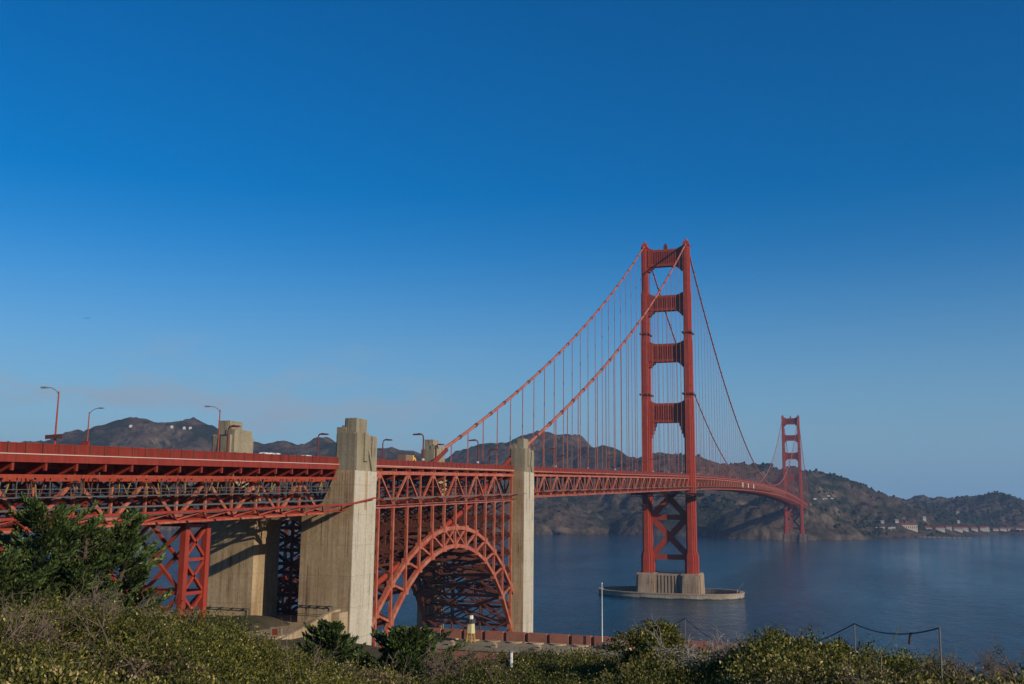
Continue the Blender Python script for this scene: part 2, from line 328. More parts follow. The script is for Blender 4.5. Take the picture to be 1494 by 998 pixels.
def empty(name, loc=(0, 0, 0), rz=0, parent=None):
    o = bpy.data.objects.new(name, None); COL.objects.link(o); o.location = loc; o.rotation_euler = (0, 0, rz)
    o.empty_display_size = 0.5
    if parent is not None: o.parent = parent
    return o
def tag(o, label=None, cat=None, group=None, kind=None):
    for k, v in (('label', label), ('category', cat), ('group', group), ('kind', kind)):
        if v: o[k] = v
    return o
def kids(o): return [c for c in COL.objects if c.parent == o]
def copy_tree(o, parent=None, cache={}):
    c = o.copy(); COL.objects.link(c)
    if parent is not None: c.parent = parent
    for ch in list(o.children): copy_tree(ch, c)
    return c
def mesh_np(name, verts, faces, m, parent=None, cols=None, smooth=False):
    me = bpy.data.meshes.new(name); nv, nf, k = len(verts), len(faces), faces.shape[1]
    me.vertices.add(nv); me.vertices.foreach_set('co', np.asarray(verts, np.float32).ravel())
    me.loops.add(nf*k); me.loops.foreach_set('vertex_index', np.asarray(faces, np.int32).ravel())
    me.polygons.add(nf); me.polygons.foreach_set('loop_start', np.arange(0, nf*k, k, dtype=np.int32))
    me.update(calc_edges=True)
    if smooth: me.shade_smooth()
    if cols is not None:
        a = me.color_attributes.new('Col', 'FLOAT_COLOR', 'POINT')
        a.data.foreach_set('color', np.concatenate([cols, np.ones((nv, 1))], 1).astype(np.float32).ravel())
    me.materials.append(m); me.validate()
    o = bpy.data.objects.new(name, me); COL.objects.link(o)
    if parent is not None: o.parent = parent
    return o

# lattice value noise
_lat = np.random.default_rng(3).random((256, 256))
def vnoise(x, y):
    xi = np.floor(x).astype(int); yi = np.floor(y).astype(int); fx = x-xi; fy = y-yi
    fx = fx*fx*(3-2*fx); fy = fy*fy*(3-2*fy)
    g = lambda a, b: _lat[a & 255, b & 255]
    return (g(xi, yi)*(1-fx)+g(xi+1, yi)*fx)*(1-fy)+(g(xi, yi+1)*(1-fx)+g(xi+1, yi+1)*fx)*fy
def fbm(x, y, o=5, ridged=False):
    t = 0; a = 1; n = 0
    for i in range(o):
        v = vnoise(x*2**i+17.3*i, y*2**i+5.1*i)
        if ridged: v = 1-abs(2*v-1)
        t = t+a*v; n += a; a *= 0.5
    return t/n

# ------------------------------------------------------------------ water, hills, bluff
wb = MB(); wb.v = [(-9000, -2500, 0), (9000, -2500, 0), (9000, 9000, 0), (-9000, 9000, 0)]; wb.f = [(0, 1, 2, 3)]
tag(wb.build('water', M_WATER), kind='structure')

def hill_h(x, y):
    wx = x+70*(fbm(x/260, y/260, 3)-.5); wy = y+70*(fbm(x/260+40, y/260+9, 3)-.5)
    h = np.full(x.shape, -30.0)
    for k, (pts, w, p) in RIDGES.items():
        P = np.array(pts)
        for a, b in zip(P[:-1], P[1:]):
            d = b[:2]-a[:2]; t = np.clip(((wx-a[0])*d[0]+(wy-a[1])*d[1])/(d@d), 0, 1)
            dist = np.hypot(wx-a[0]-t*d[0], wy-a[1]-t*d[1]); r = .1*w
            dist = np.sqrt(dist**2+r*r)-r
            zc = a[2]+t*(b[2]-a[2]); g = np.clip(1-dist/w, -1, 1)
            hh = np.where(g > 0, (zc+6)*np.abs(g)**p-6, -6+g*30)
            m = np.maximum(h, hh); h = m+4*np.exp(-np.abs(h-hh)/6)*(hh > 0)*(h > 0)*0.5
    cl = 52*np.clip((60-x)/120, 0.10, 1)*(.55+.9*vnoise(x/90+3, y/90+8))
    h = np.where((h > 0) & (h < cl), cl*(np.maximum(h, 1e-3)/cl)**.42, h)
    land = np.clip((h+2)/30, 0, 1)
    rd = fbm(x/120, y/120, 6, True); n2 = fbm(x/45, y/45, 4)
    gl = fbm(x/34+7, y/34+2, 4, True)
    h = h+land*(np.clip(h, 0, 120)*0.22+5)*(rd-.76)*1.6+land*(n2-.5)*9+land*np.clip(h/25, 0, 1)*np.clip((190-h)/80, .25, 1)*(gl-.6)*34
    return h
def land_hit(px, py, zmin=1.5, lo=1700, hi=3700):
    d = Fv+R2*((px-747)/1490.24)-U2*((py-499)/1490.24); hh = math.hypot(d.x, d.y)
    t = np.arange(lo, hi, 3.0); x = CAM[0]+d.x/hh*t; y = CAM[1]+d.y/hh*t; z = CAM[2]+d.z/hh*t
    g = hill_h(x[None], y[None])[0]; k = np.argmax((g >= z) & (g > zmin)); return float(x[k]), float(y[k]), float(g[k])
gx = np.arange(-2500, 1300, 7.0); gy = np.arange(1000, 3400, 7.0)
X, Y = np.meshgrid(gx, gy); Z = np.maximum(hill_h(X, Y), -12)
n, m_ = X.shape; idx = np.arange(n*m_).reshape(n, m_)
fc = np.stack([idx[:-1, :-1], idx[:-1, 1:], idx[1:, 1:], idx[1:, :-1]], -1).reshape(-1, 4)
keep = (Z.ravel()[fc].max(1) > -11.5); 
o = mesh_np('hills', np.stack([X, Y, Z], -1).reshape(-1, 3), fc[keep], M_HILL, smooth=True); tag(o, kind='structure')

G = np.array(GROUND_PTS, float)
def _U(r2): return np.where(r2 > 0, .5*r2*np.log(np.maximum(r2, 1e-12)), 0)
_r2 = ((G[:, None, :2]-G[None, :, :2])**2).sum(-1)
_n = len(G); A = np.zeros((_n+3, _n+3)); A[:_n, :_n] = _U(_r2)+np.eye(_n)*8.0
A[:_n, _n] = 1; A[:_n, _n+1:] = G[:, :2]; A[_n, :_n] = 1; A[_n+1:, :_n] = G[:, :2].T
_w = np.linalg.solve(A, np.concatenate([G[:, 2], np.zeros(3)]))
def ground_z(x, y):
    x = np.asarray(x, float); y = np.asarray(y, float); sh = x.shape; q = np.stack([x.ravel(), y.ravel()], -1)
    out = np.empty(len(q))
    for i in range(0, len(q), 20000):
        c = q[i:i+20000]; r2 = ((c[:, None]-G[None, :, :2])**2).sum(-1)
        out[i:i+20000] = _U(r2)@_w[:_n]+_w[_n]+c@_w[_n+1:]
    out = np.clip(out.reshape(sh), -12, 51.5)
    # the bluff round the viewpoint: gentle to the crest, then a drop
    dx, dy = x-CAM[0], y-CAM[1]; a = np.arctan2(dx, dy); h = np.hypot(dx, dy)
    ch = np.interp(a, CR[:, 0], CR[:, 1]); zc = np.interp(a, CR[:, 0], CR[:, 2])
    t = h/ch; near = np.where(h < 7, 50.25-.07*h, np.where(t < 1, 49.76+(zc-49.76)*np.clip((h-7)/(ch-7), 0, 1), zc-np.clip(h-ch, 0, 60)*(.35+.012*np.clip(h-ch, 0, 20))))
    k = np.clip((h-ch-4)/14, 0, 1); k = k*k*(3-2*k); k = np.where(np.cos(a+.3264) < .45, np.clip((h-12)/20, 0, 1), k)
    return near*(1-k)+out*k
CR = np.array(CREST)
gx = np.arange(-200, 320, 2.0); gy = np.arange(-800, -300, 2.0)
X, Y = np.meshgrid(gx, gy); Z = ground_z(X, Y)
edge = np.minimum.reduce([X+200, 320-X, -300-Y, np.full_like(X, 1e3)])
Z = Z-np.clip((25-edge)/25, 0, 1)*60*(Y > -700)
far = np.hypot(X-CAM[0], Y-CAM[1]); Z += (fbm(X/9, Y/9, 4)-.5)*np.clip((far-30)/30, 0, 1)*2.0; Z = np.maximum(Z, -12)
n, m_ = X.shape; idx = np.arange(n*m_).reshape(n, m_)
fc = np.stack([idx[:-1, :-1], idx[:-1, 1:], idx[1:, 1:], idx[1:, :-1]], -1).reshape(-1, 4)
o = mesh_np('ground', np.stack([X, Y, Z], -1).reshape(-1, 3), fc, M_SOIL, smooth=True); tag(o, kind='structure')

# ------------------------------------------------------------------ bridge geometry
def zr(Y):
    if Y < 0: return 75.3+.0283*Y
    if Y <= 1280: return 75.3+4*8.4*(Y/1280)*(1-Y/1280)
    return 75.3-.0283*(Y-1280)
P_ = 7.62
XT = 13.7
def xsec(w1, d1, w2, d2, w3, d3):       # stepped cruciform plan
    q = [(w1/2, d1/2), (w1/2, d2/2), (w2/2, d2/2), (w2/2, d3/2), (w3/2, d3/2)]
    a = q+[(x, -y) for x, y in q[::-1]]
    return a+[(-x, y) for x, y in a[::-1]]

bridge = empty('suspension_bridge', (0, 0, 0))
tag(bridge, 'long red suspension bridge with two tall portal towers standing in the strait', 'bridge')

def make_tower(y0):
    t = empty('tower', (0, y0, 0), 0, bridge)
    secs = ((14.0, 25.2, 8.2, 16.0), (25.2, 121.5, 6.1, 14.0), (121.5, 160.6, 5.6, 12.2), (160.6, 192.7, 5.0, 10.4), (192.7, 223.5, 4.4, 8.6))
    for sx in (-1, 1):
        b = MB()
        for z0, z1, w, d in secs:
            p = xsec(w*.46, d, w*.74, d*.66, w, d*.32)
            b.prism([(sx*XT+x, y) for x, y in p], z0, z1)
        # chamfered transition blocks above the base and at each setback
        for z, w, d in ((25.2, 7.4, 15.2), (121.5, 5.95, 13.4), (160.6, 5.35, 11.6), (192.7, 4.75, 9.8)):
            p = xsec(w*.46, d, w*.74, d*.66, w, d*.32)
            b.prism([(sx*XT+x, y) for x, y in p], z+.003, z+1.3, 0.97, (sx*XT, 0))
        leg = b.build('tower_leg', M_TOWER, t)
        for z, w, d in ((125.5, 6.9, 13.4), (165.2, 6.3, 11.6)):
            b = MB(); b.box(sx*XT-w/2, sx*XT+w/2, -d/2, d/2, z, z+.9); b.build('maintenance_ledge', M_BROWN, t)
        b = MB()
        b.prism([(sx*XT+x*2.4, y*3.4) for x, y in ((-1, -1), (1, -1), (1, 1), (-1, 1))], 223.5, 226.6, .62, (sx*XT, 0))
        b.tube([(sx*XT, 0, 226.6), (sx*XT, 0, 228.0)], .85, 8, .7); b.tube([(sx*XT, 0, 228.0), (sx*XT, 0, 229.4)], .35, 6)
        b.build('cable_saddle', M_RED, t)
    xi = XT-2.2
    for z0, z1, th, gus in ((210.6, 221.9, 4.4, 2.0), (180.9, 190.9, 5.2, 2.0), (147.2, 158.9, 6.0, 2.0), (107.9, 120.2, 6.8, 3.0)):
        b = MB(); h = th/2
        b.box(-xi, xi, -h+.5, h-.5, z0+.6, z1-.6)
        b.box(-xi, xi, -h, h, z1-1.6, z1); b.box(-xi, xi, -h, h, z0, z0+1.6)
        nr = 11
        for i in range(nr+1):           # fluted faces
            x = -8.2+16.4*i/nr
            for s in (-1, 1): b.box(x-.38, x+.38, s*(h-.25)-.25, s*(h-.25)+.25, z0+1.598, z1-1.602)
        for s in (-1, 1):
            b.box(min(s*xi, s*8.9), max(s*xi, s*8.9), -h+.01, h-.01, z0+1.597, z1-1.603)
            for (dx, dz) in ((1.1, 3.3), (2.1, 2.1), (3.3, 1.1)):     # stepped corner brackets
                x0, x1 = s*(XT-1.5), s*(XT-2.6-dx)
                b.box(min(x0, x1), max(x0, x1), -h+.3+.02*dx, h-.3-.02*dx, z0-dz*gus/2.0, z0+.4)
                b.box(min(x0, x1), max(x0, x1), -h+.3+.02*dx, h-.3-.02*dx, z1-.4, z1+dz*.45)
        if z0 < 110:
            for s in (-1, 1):
                for k in range(5):
                    x0, x1 = s*(XT-1.5), s*(XT-2.6-3.4+k*.8)
                    b.box(min(x0, x1), max(x0, x1), -h+.35+.03*k, h-.35-.03*k, z0-2.4*(k+1), z0-2.4*k+.2)
        b.build('portal_strut', M_RED, t)
    for zc, hz in ((60.3, 12.0), (36.3, 11.6)):
        b = MB(); w = 3.6
        for s in (-1, 1):
            b.bar((s*(XT-2.5), 0, zc-hz), (0.0, 0, zc), w, 2.8, (0, 1, 0)); b.bar((s*(XT-2.5), 0, zc+hz), (0.0, 0, zc), w, 2.8, (0, 1, 0))
        b.box(-2.2, 2.2, -1.46, 1.46, zc-2.2, zc+2.2)
        for s in (-1, 1): b.extr([(s*(XT-2.4), zc-hz-3), (s*(XT-5.6), zc-hz), (s*(XT-2.4), zc-hz+4.2)], 1, -1.47, 1.47)
        b.build('cross_brace', M_RED, t)
    for z in (48.2, 23.6):
        b = MB(); b.box(-XT+2, XT-2, -1.5, 1.5, z-1.6, z+1.6); b.build('horizontal_strut', M_RED, t)
    b = MB(); b.box(-1.2, 1.2, -1.2, 1.2, 221.9, 224.6); b.box(-.7, .7, -.7, .7, 224.6, 226); b.build('beacon_housing', M_BROWN, t)
    for s in (-1, 1):                    # walkway railing round the foot of the legs
        b = MB(); b.bar((-XT+4, s*6, 15.2), (XT-4, s*6, 15.2), .12)
        for k in range(12): b.bar((-XT+4+k*1.7, s*6, 14), (-XT+4+k*1.7, s*6, 15.2), .1)
        b.build('railing', M_DARK, t)
    return t
tower_s = make_tower(0)
tower_n = copy_tree(tower_s, bridge); tower_n.location = (0, 1280, 0)

# cables
def cz_main(Y): return 84.6+(226.0-84.6)*((Y-640)/640)**2
def cz_side(Y, y0=0, sgn=-1):            # from the tower (226) to the pylon (71.5) with a little sag
    t = abs(Y-y0)/343.0; return 226.0+(71.0-226.0)*t-4*10.3*t*(1-t)
cable_pts = []
for sx in (-1, 1):
    p = [(sx*XT, -343+k*343/30, cz_side(-343+k*343/30)) for k in range(30)]
    p += [(sx*XT, 1280*k/64, cz_main(1280*k/64)) for k in range(65)]
    p += [(sx*XT, 1280+343*k/30, cz_side(1280+343*k/30, 1280)) for k in range(1, 31)]
    c = MB().tube(p, .52, 8).build('main_cable', M_FADE, bridge, True)
    for Yk in np.arange(-343+15.24, -5, 15.24):
        z = cz_side(Yk); d = Vector((0, 1, .45)).normalized(); b = MB()
        b.tube([Vector((sx*XT, Yk, z))-d*.9, Vector((sx*XT, Yk, z))+d*.8], .66, 8); b.build('cable_band', M_BROWN, c)
    b = MB()
    for Yk in np.arange(15.24, 1275, 15.24):
        z = cz_main(Yk); sl = (cz_main(Yk+1)-cz_main(Yk-1))/2; d = Vector((0, 1, sl)).normalized()
        b.tube([Vector((sx*XT, Yk, z))-d*.8, Vector((sx*XT, Yk, z))+d*.7], .62, 6)
    tag(b.build('cable_band', M_BROWN, c), kind='stuff')
    # back stay running down through the arch span to the anchorage
    b = MB().tube([(sx*12.3, -343, 71), (sx*12.3, -382, 54.0), (sx*12.3, -447, 34.0), (sx*12.3, -470, 27)], .72, 8)
    b.build('back_stay_cable', M_DEEP, bridge, True)
def hanger(b, sx, Yk, z):
    for dy in (-.32, .32):
        b.bar((sx*XT, Yk+dy, zr(Yk)-2.2), (sx*XT, Yk+dy, z), .135)
rest = MB()
for sx in (1, -1):
    side = list(np.arange(-15.24, -340, -15.24)); 
    for Yk in side:
        b = MB(); hanger(b, sx, Yk, cz_side(Yk)); b.build('hanger', M_FADE, bridge)
    main = list(np.arange(15.24, 1275, 15.24))
    for i, Yk in enumerate(main):
        if i < 27: b = MB(); hanger(b, sx, Yk, cz_main(Yk)); b.build('hanger', M_FADE, bridge)
        else: hanger(rest, sx, Yk, cz_main(Yk))
    for Yk in np.arange(1280+15.24, 1280+340, 15.24): hanger(rest, sx, Yk, cz_side(Yk, 1280))
tag(rest.build('hanger', M_FADE, bridge), kind='stuff')

# deck pieces shared by the three structures
def strip(b, ys, x0, x1, d0, d1):         # a long slab following the deck grade
    o = len(b.v)
    for y in ys:
        z = zr(y); b.v += [(x0, y, z+d0), (x1, y, z+d0), (x1, y, z+d1), (x0, y, z+d1)]
    for i in range(len(ys)-1):
        a = o+4*i
        for j in range(4): b.f.append((a+j, a+(j+1) % 4, a+4+(j+1) % 4, a+4+j))
    e = o+4*(len(ys)-1); b.f.append((o+3, o+2, o+1, o)); b.f.append((e, e+1, e+2, e+3))
def lin(a, b, step): return list(np.linspace(a, b, max(2, int(round(abs(b-a)/step))+1)))
def deck_parts(parent, y0, y1, step, over=0.2):
    ys = lin(y0, y1, step)
    b = MB(); strip(b, ys, -13.6-over, 13.6+over, -1.75, -1.42); b.build('deck_slab', M_CONC, parent)
    b = MB(); strip(b, ys, -9.2, 9.2, -1.418, -1.40); b.build('roadway', M_ASPH, parent)
    b = MB()
    for x in (-9.5, 9.5): strip(b, ys, x-.2, x+.2, -1.42, -.55)
    b.build('traffic_barrier', M_RAIL, parent)
    for s in (-1, 1):
        b = MB(); xe = s*(13.75+over); strip(b, ys, min(xe, xe+s*.22), max(xe, xe+s*.22), -1.8 if over < .4 else -2.45, -1.46); b.build('fascia_girder', M_RAIL if over > .4 else M_FADE, parent)
        b = MB(); strip(b, ys, min(xe, xe+s*.3), max(xe, xe+s*.3), -1.458, -1.36); b.build('fascia_ledge', M_LITLEDGE if parent is not bridge else M_FADE, parent)  # sunlit edge band painted in: paler ledge, and paler fascia on the spans
def railing(parent, y0, y1, sx, pick, post, over=0.2):
    b = MB(); x = sx*(13.8+over); ys = lin(y0, y1, 7.62)
    strip(b, ys, x-.09, x+.09, -.12, .0); strip(b, ys, x-.06, x+.06, -1.34, -1.20)
    for y in np.arange(y0+pick/2, y1, pick): b.box(x-.035, x+.035, y-pick*.36, y+pick*.36, zr(y)-1.202, zr(y)-.118)
    r = b.build('railing', M_RAIL, parent)
    b = MB(); many = (y1-y0)/post > 100
    for y in np.arange(y0+post/2, y1, post):
        b.box(x-.13, x+.13, y-.11, y+.11, zr(y)-1.27, zr(y)+.08)
        if not many: b.build('post', M_BROWN, r); b = MB()
    if many: tag(b.build('post', M_BROWN, r), kind='stuff')
def truss_panel(b, x, y, dt, db, w=.42, flip=0):   # one bay of 15.24 m: a diagonal pair and the posts
    yA, yB, yC = y, y+P_, y+2*P_
    top, bot = zr(yB)-dt, zr(yB)-db
    b.bar((x, yA, zr(yA)-db), (x, yB, top), w, w*.9, (1, 0, 0)); b.bar((x, yC, zr(yC)-db), (x, yB, top), w, w*.9, (1, 0, 0))
    b.bar((x, yB, bot), (x, yB, top), w*.72, w*.72); b.bar((x, yA, zr(yA)-db), (x, yA, zr(yA)-dt), w*.72, w*.72)
    b.extr([(yB-1.0, top), (yB-.45, top-1.3), (yB+.45, top-1.3), (yB+1.0, top)], 0, x-.24, x+.24)
    b.extr([(yA-1.0, zr(yA)-db), (yA-.45, zr(yA)-db+1.2), (yA+.45, zr(yA)-db+1.2), (yA+1.0, zr(yA)-db)], 0, x-.24, x+.24)

# suspended spans
SUS = ((-342.5, 0), (0, 1280), (1280, 1622))
deck_parts(bridge, -342.5, 1622, 15.24)
for s in (1, -1): railing(bridge, -341.5, 1622, s, .5, 3.81)
DT, DB = 2.8, 9.7
rest = MB(); cnt = 0
ys = lin(-342.5, 1622, 15.24)
for s in (1, -1):
    for nm, d in (('top_chord', DT), ('bottom_chord', DB)):
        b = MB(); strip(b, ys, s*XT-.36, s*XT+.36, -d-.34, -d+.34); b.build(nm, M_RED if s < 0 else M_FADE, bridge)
for s in (1, -1):
    for (a, e) in SUS:
        nb = int(round((e-a)/15.24)); st = (e-a)/nb
        for i in range(nb):
            y = a+i*st
            if s == 1 and y < 950 and cnt < 80:
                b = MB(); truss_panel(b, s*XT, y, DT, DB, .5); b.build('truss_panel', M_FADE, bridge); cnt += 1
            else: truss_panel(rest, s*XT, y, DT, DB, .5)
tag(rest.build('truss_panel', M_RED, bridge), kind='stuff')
fb = MB()
for y in np.arange(-342.5+P_/2, 1622, P_):
    z = zr(y); fb.box(-XT+.4, XT-.4, y-.2, y+.2, z-3.4, z-1.76); fb.box(-XT+.4, XT-.4, y-.18, y+.18, z-9.9, z-9.4)
    for s in (-1, 1): fb.bar((s*(XT-.4), y, z-9.6), (0, y+P_, zr(y+P_)-9.6), .3)
    for s in (-1, 1): fb.box(min(s*XT, s*14.2), max(s*XT, s*14.2), y-.18, y+.18, z-2.6, z-2.05)
tag(fb.build('floor_beam', M_RED, bridge), kind='stuff')
# safety net on outrigger arms along the bottom chord
def net(parent, y0, y1, sx, xi, xo, d, step, matl=None):
    b = MB(); ys = lin(y0, y1, 7.62)
    for k in range(5):
        x = sx*(xi+(xo-xi)*k/4); t = .04 if 0 < k < 4 else .10
        strip(b, ys, x-t, x+t, -d+.12*k-t, -d+.12*k+t)
    b.build('safety_net', M_NET, parent)
    for y in np.arange(y0, y1, step):
        b = MB(); b.bar((sx*xi, y, zr(y)-d-.7), (sx*xo, y, zr(y)-d+.3), .26, .34); b.build('net_arm', M_RED, parent)
net(bridge, -338, -8, 1, 14.1, 19.6, 8.2, 15.24); net(bridge, 8, 600, 1, 14.1, 19.6, 8.2, 15.24)
# scaffold platform hung below the deck at the south tower
b = MB()
b.box(-22, 10.3, -13, -8.2, 62.6, 63.4); b.box(10.3, 24, -14, -8.2, 62.2, 63.2); b.box(-22, -17.5, -13, 10, 62.0, 63.0); b.box(17.5, 24, -14, 14, 61.6, 62.4)
for k in range(15):
    x = -22+k*3.1; b.bar((x, -13, 63.2), (x, -13, 65.9), .2); b.bar((x, -13, 60.9), (x+1.5, -9, 63), .25)
for zz in (64.3, 65.8): b.bar((-22, -13, zz), (22, -13, zz), .2)
b.bar((-22, -13, 61.0), (22, -13, 61.0), .4)
b.build('work_platform', M_DARK, bridge)
b = MB()
for k in range(7):
    y = 9+k*13; b.bar((18, y, zr(y)-8.4), (18, y, zr(y)-2), .22); b.bar((14, y, zr(y)-2), (18, y, zr(y)-2), .22)
b.bar((18, 9, zr(9)-2), (18, 87, zr(87)-2), .22); b.bar((18, 9, zr(9)-8.4), (18, 87, zr(87)-8.4), .22)
b.build('tower_access_frame', M_BROWN, bridge)
for y in (304, 352, 404):
    b = MB(); b.box(14.08, 14.22, y-3, y+3, zr(y)-8.6, zr(y)-3.2); b.build('white_tarpaulin', M_WHITE, bridge)

# ------------------------------------------------------------------ arch span over the fort
arch = empty('arch_span', (0, -399.5, 0))
tag(arch, 'red steel arch span with a deep truss deck, between the two pairs of concrete pylons', 'arch bridge')
arch.location = (0, 0, 0)
A0, A1 = -453.4, -352.4
ADT, ADB = 2.95, 10.4
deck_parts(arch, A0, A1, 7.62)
for s in (1, -1): railing(arch, A0, A1, s, .28, 3.05)
OUT = np.array([(0, 47.2), (8, 46.8), (16, 45.4), (24, 42.8), (32, 39.1), (40, 34.0), (46, 29.0), (52, 22.5)])
INN = np.array([(0, 42.6), (8, 42.0), (16, 40.2), (24, 37.3), (32, 32.2), (40, 25.3), (45, 19.0), (49, 13.0)])
AC = -399.5
nodes = [AC+(k-6)*7.64+.03 for k in range(-0, 13)]
def zo(y): return float(np.interp(abs(y-AC), OUT[:, 0], OUT[:, 1]))
def zi(y): return float(np.interp(abs(y-AC), INN[:, 0], INN[:, 1]))
ys = lin(A0, A1, 7.62)
for s in (1, -1):
    x = s*XT; mt = M_FADE if s > 0 else M_BROWN
    for nm, d in (('top_chord', ADT), ('bottom_chord', ADB)):
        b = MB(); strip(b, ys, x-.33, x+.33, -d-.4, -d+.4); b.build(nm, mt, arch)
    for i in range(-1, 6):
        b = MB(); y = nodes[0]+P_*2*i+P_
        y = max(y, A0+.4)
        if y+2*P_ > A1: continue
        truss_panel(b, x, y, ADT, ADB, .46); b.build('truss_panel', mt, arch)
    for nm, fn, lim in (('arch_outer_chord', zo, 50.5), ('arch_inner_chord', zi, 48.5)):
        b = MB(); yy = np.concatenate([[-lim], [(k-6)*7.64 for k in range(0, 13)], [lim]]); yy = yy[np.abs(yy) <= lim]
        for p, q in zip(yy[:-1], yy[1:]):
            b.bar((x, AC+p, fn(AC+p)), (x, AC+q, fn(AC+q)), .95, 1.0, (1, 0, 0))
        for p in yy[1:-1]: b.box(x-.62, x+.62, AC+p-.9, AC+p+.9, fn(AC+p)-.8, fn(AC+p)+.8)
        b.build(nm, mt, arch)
    for k, y in enumerate(nodes):
        b = MB(); b.bar((x, y, zi(y) if abs(k-6) < 6 else 18), (x, y, zr(y)-ADB), .62, .62); b.build('spandrel_post', mt, arch)
        if k < 12:
            y2 = nodes[k+1]; b = MB()
            if k < 6: b.bar((x, y, zo(y)), (x, y2, zi(y2)), .5, .5, (1, 0, 0))
            else: b.bar((x, y, zi(y)), (x, y2, zo(y2)), .5, .5, (1, 0, 0))
            if k in (5, 6): b.bar((x, y, zi(y) if k < 6 else zo(y)), (x, y2, zo(y2) if k < 6 else zi(y2)), .4, .4, (1, 0, 0))
            if s < 0: b.bar((x, y, zi(y)), (x, y2, zo(y2)), .7, .7, (1, 0, 0)); b.bar((x, y, zo(y)), (x, y2, zi(y2)), .7, .7, (1, 0, 0))
            b.build('arch_diagonal', mt, arch)
    for y in (A0+2.2, A1-1.2):
        b = MB(); b.bar((x, y, 13), (x, y, zr(y)-ADT), .7, .7); b.build('end_post', mt, arch)
    # braced end panels beside the pylons
    b = MB(); zz = np.linspace(17, zr(A1)-ADB, 7); ya, yb = nodes[12], A1-1.2
    for i in range(6): b.bar((x, ya, zz[i]), (x, yb, zz[i+1]), .26); b.bar((x, yb, zz[i]), (x, ya, zz[i+1]), .26); b.bar((x, ya, zz[i]), (x, yb, zz[i]), .26)
    b.build('end_bracing', M_BROWN, arch)
for k, y in enumerate(nodes):
    b = MB(); zt = zr(y)-ADB; zb = zi(y)
    lv = list(np.linspace(zb, zt, max(2, int(round((zt-zb)/5.2))+1)))
    for z in lv: b.bar((-XT, y, z), (XT, y, z), .7 if z > zb+.1 else 1.0, .8)
    b.bar((-XT, y, zi(y)), (0, y, zo(y)), .6); b.bar((XT, y, zi(y)), (0, y, zo(y)), .6)
    for z0, z1 in zip(lv[:-1], lv[1:]):
        for xa, xb in ((-XT, -XT/3), (-XT/3, XT/3), (XT/3, XT)): b.bar((xa, y, z0), (xb, y, z1), .34); b.bar((xb, y, z0), (xa, y, z1), .34)
    for xa in (-XT/3, XT/3): b.bar((xa, y, zb), (xa, y, zt), .42)
    b.build('transverse_frame', M_BROWN, arch)
    b = MB(); z = zr(y); b.box(-XT+.3, XT-.3, y-.22, y+.22, z-4.4, z-1.77); b.bar((-XT, y, z-ADB), (XT, y, z-ADB), .5, .6)
    b.bar((-XT, y, z-ADB), (0, y, z-4.4), .32); b.bar((XT, y, z-ADB), (0, y, z-4.4), .32)
    for s in (-1, 1): b.box(min(s*XT, s*14.3), max(s*XT, s*14.3), y-.2, y+.2, z-2.6, z-2.06)
    b.build('floor_beam', M_RED, arch)
    if k < 12:
        y2 = nodes[k+1]
        for fn, w in ((zo, .6), (zi, .75), (lambda q: zr(q)-ADB, .4)):
            b = MB(); b.bar((-XT, y, fn(y)), (XT, y2, fn(y2)), w); b.bar((XT, y, fn(y)), (-XT, y2, fn(y2)), w); b.build('lateral_brace', M_BROWN, arch)
for y in (A0+3.2, A1-2.4):
    b = MB(); lv = np.linspace(14, 50, 8)
    for z in lv: b.bar((-XT, y, z), (XT, y, z), .7)
    for z0, z1 in zip(lv[:-1], lv[1:]):
        for xa, xb in ((-XT, -XT/3), (-XT/3, XT/3), (XT/3, XT)): b.bar((xa, y, z0), (xb, y, z1), .5); b.bar((xb, y, z0), (xa, y, z1), .5)
    for xa in (-XT/3, XT/3): b.bar((xa, y, 12), (xa, y, 51), .6)
    b.build('sway_frame', M_BROWN, arch)
b = MB()
for x in (-10, -6, -2, 2, 6, 10): strip(b, ys, x-.15, x+.15, -2.9, -1.78)
for x in (-XT/3, XT/3): strip(b, ys, x-.25, x+.25, -ADB-.3, -ADB+.3); strip(b, ys, x-.2, x+.2, -6.6, -6.2)
b.build('stringers', M_RED, arch)
net(arch, A0+1, A1-1, 1, 14.1, 18.4, 8.9, 15.24)

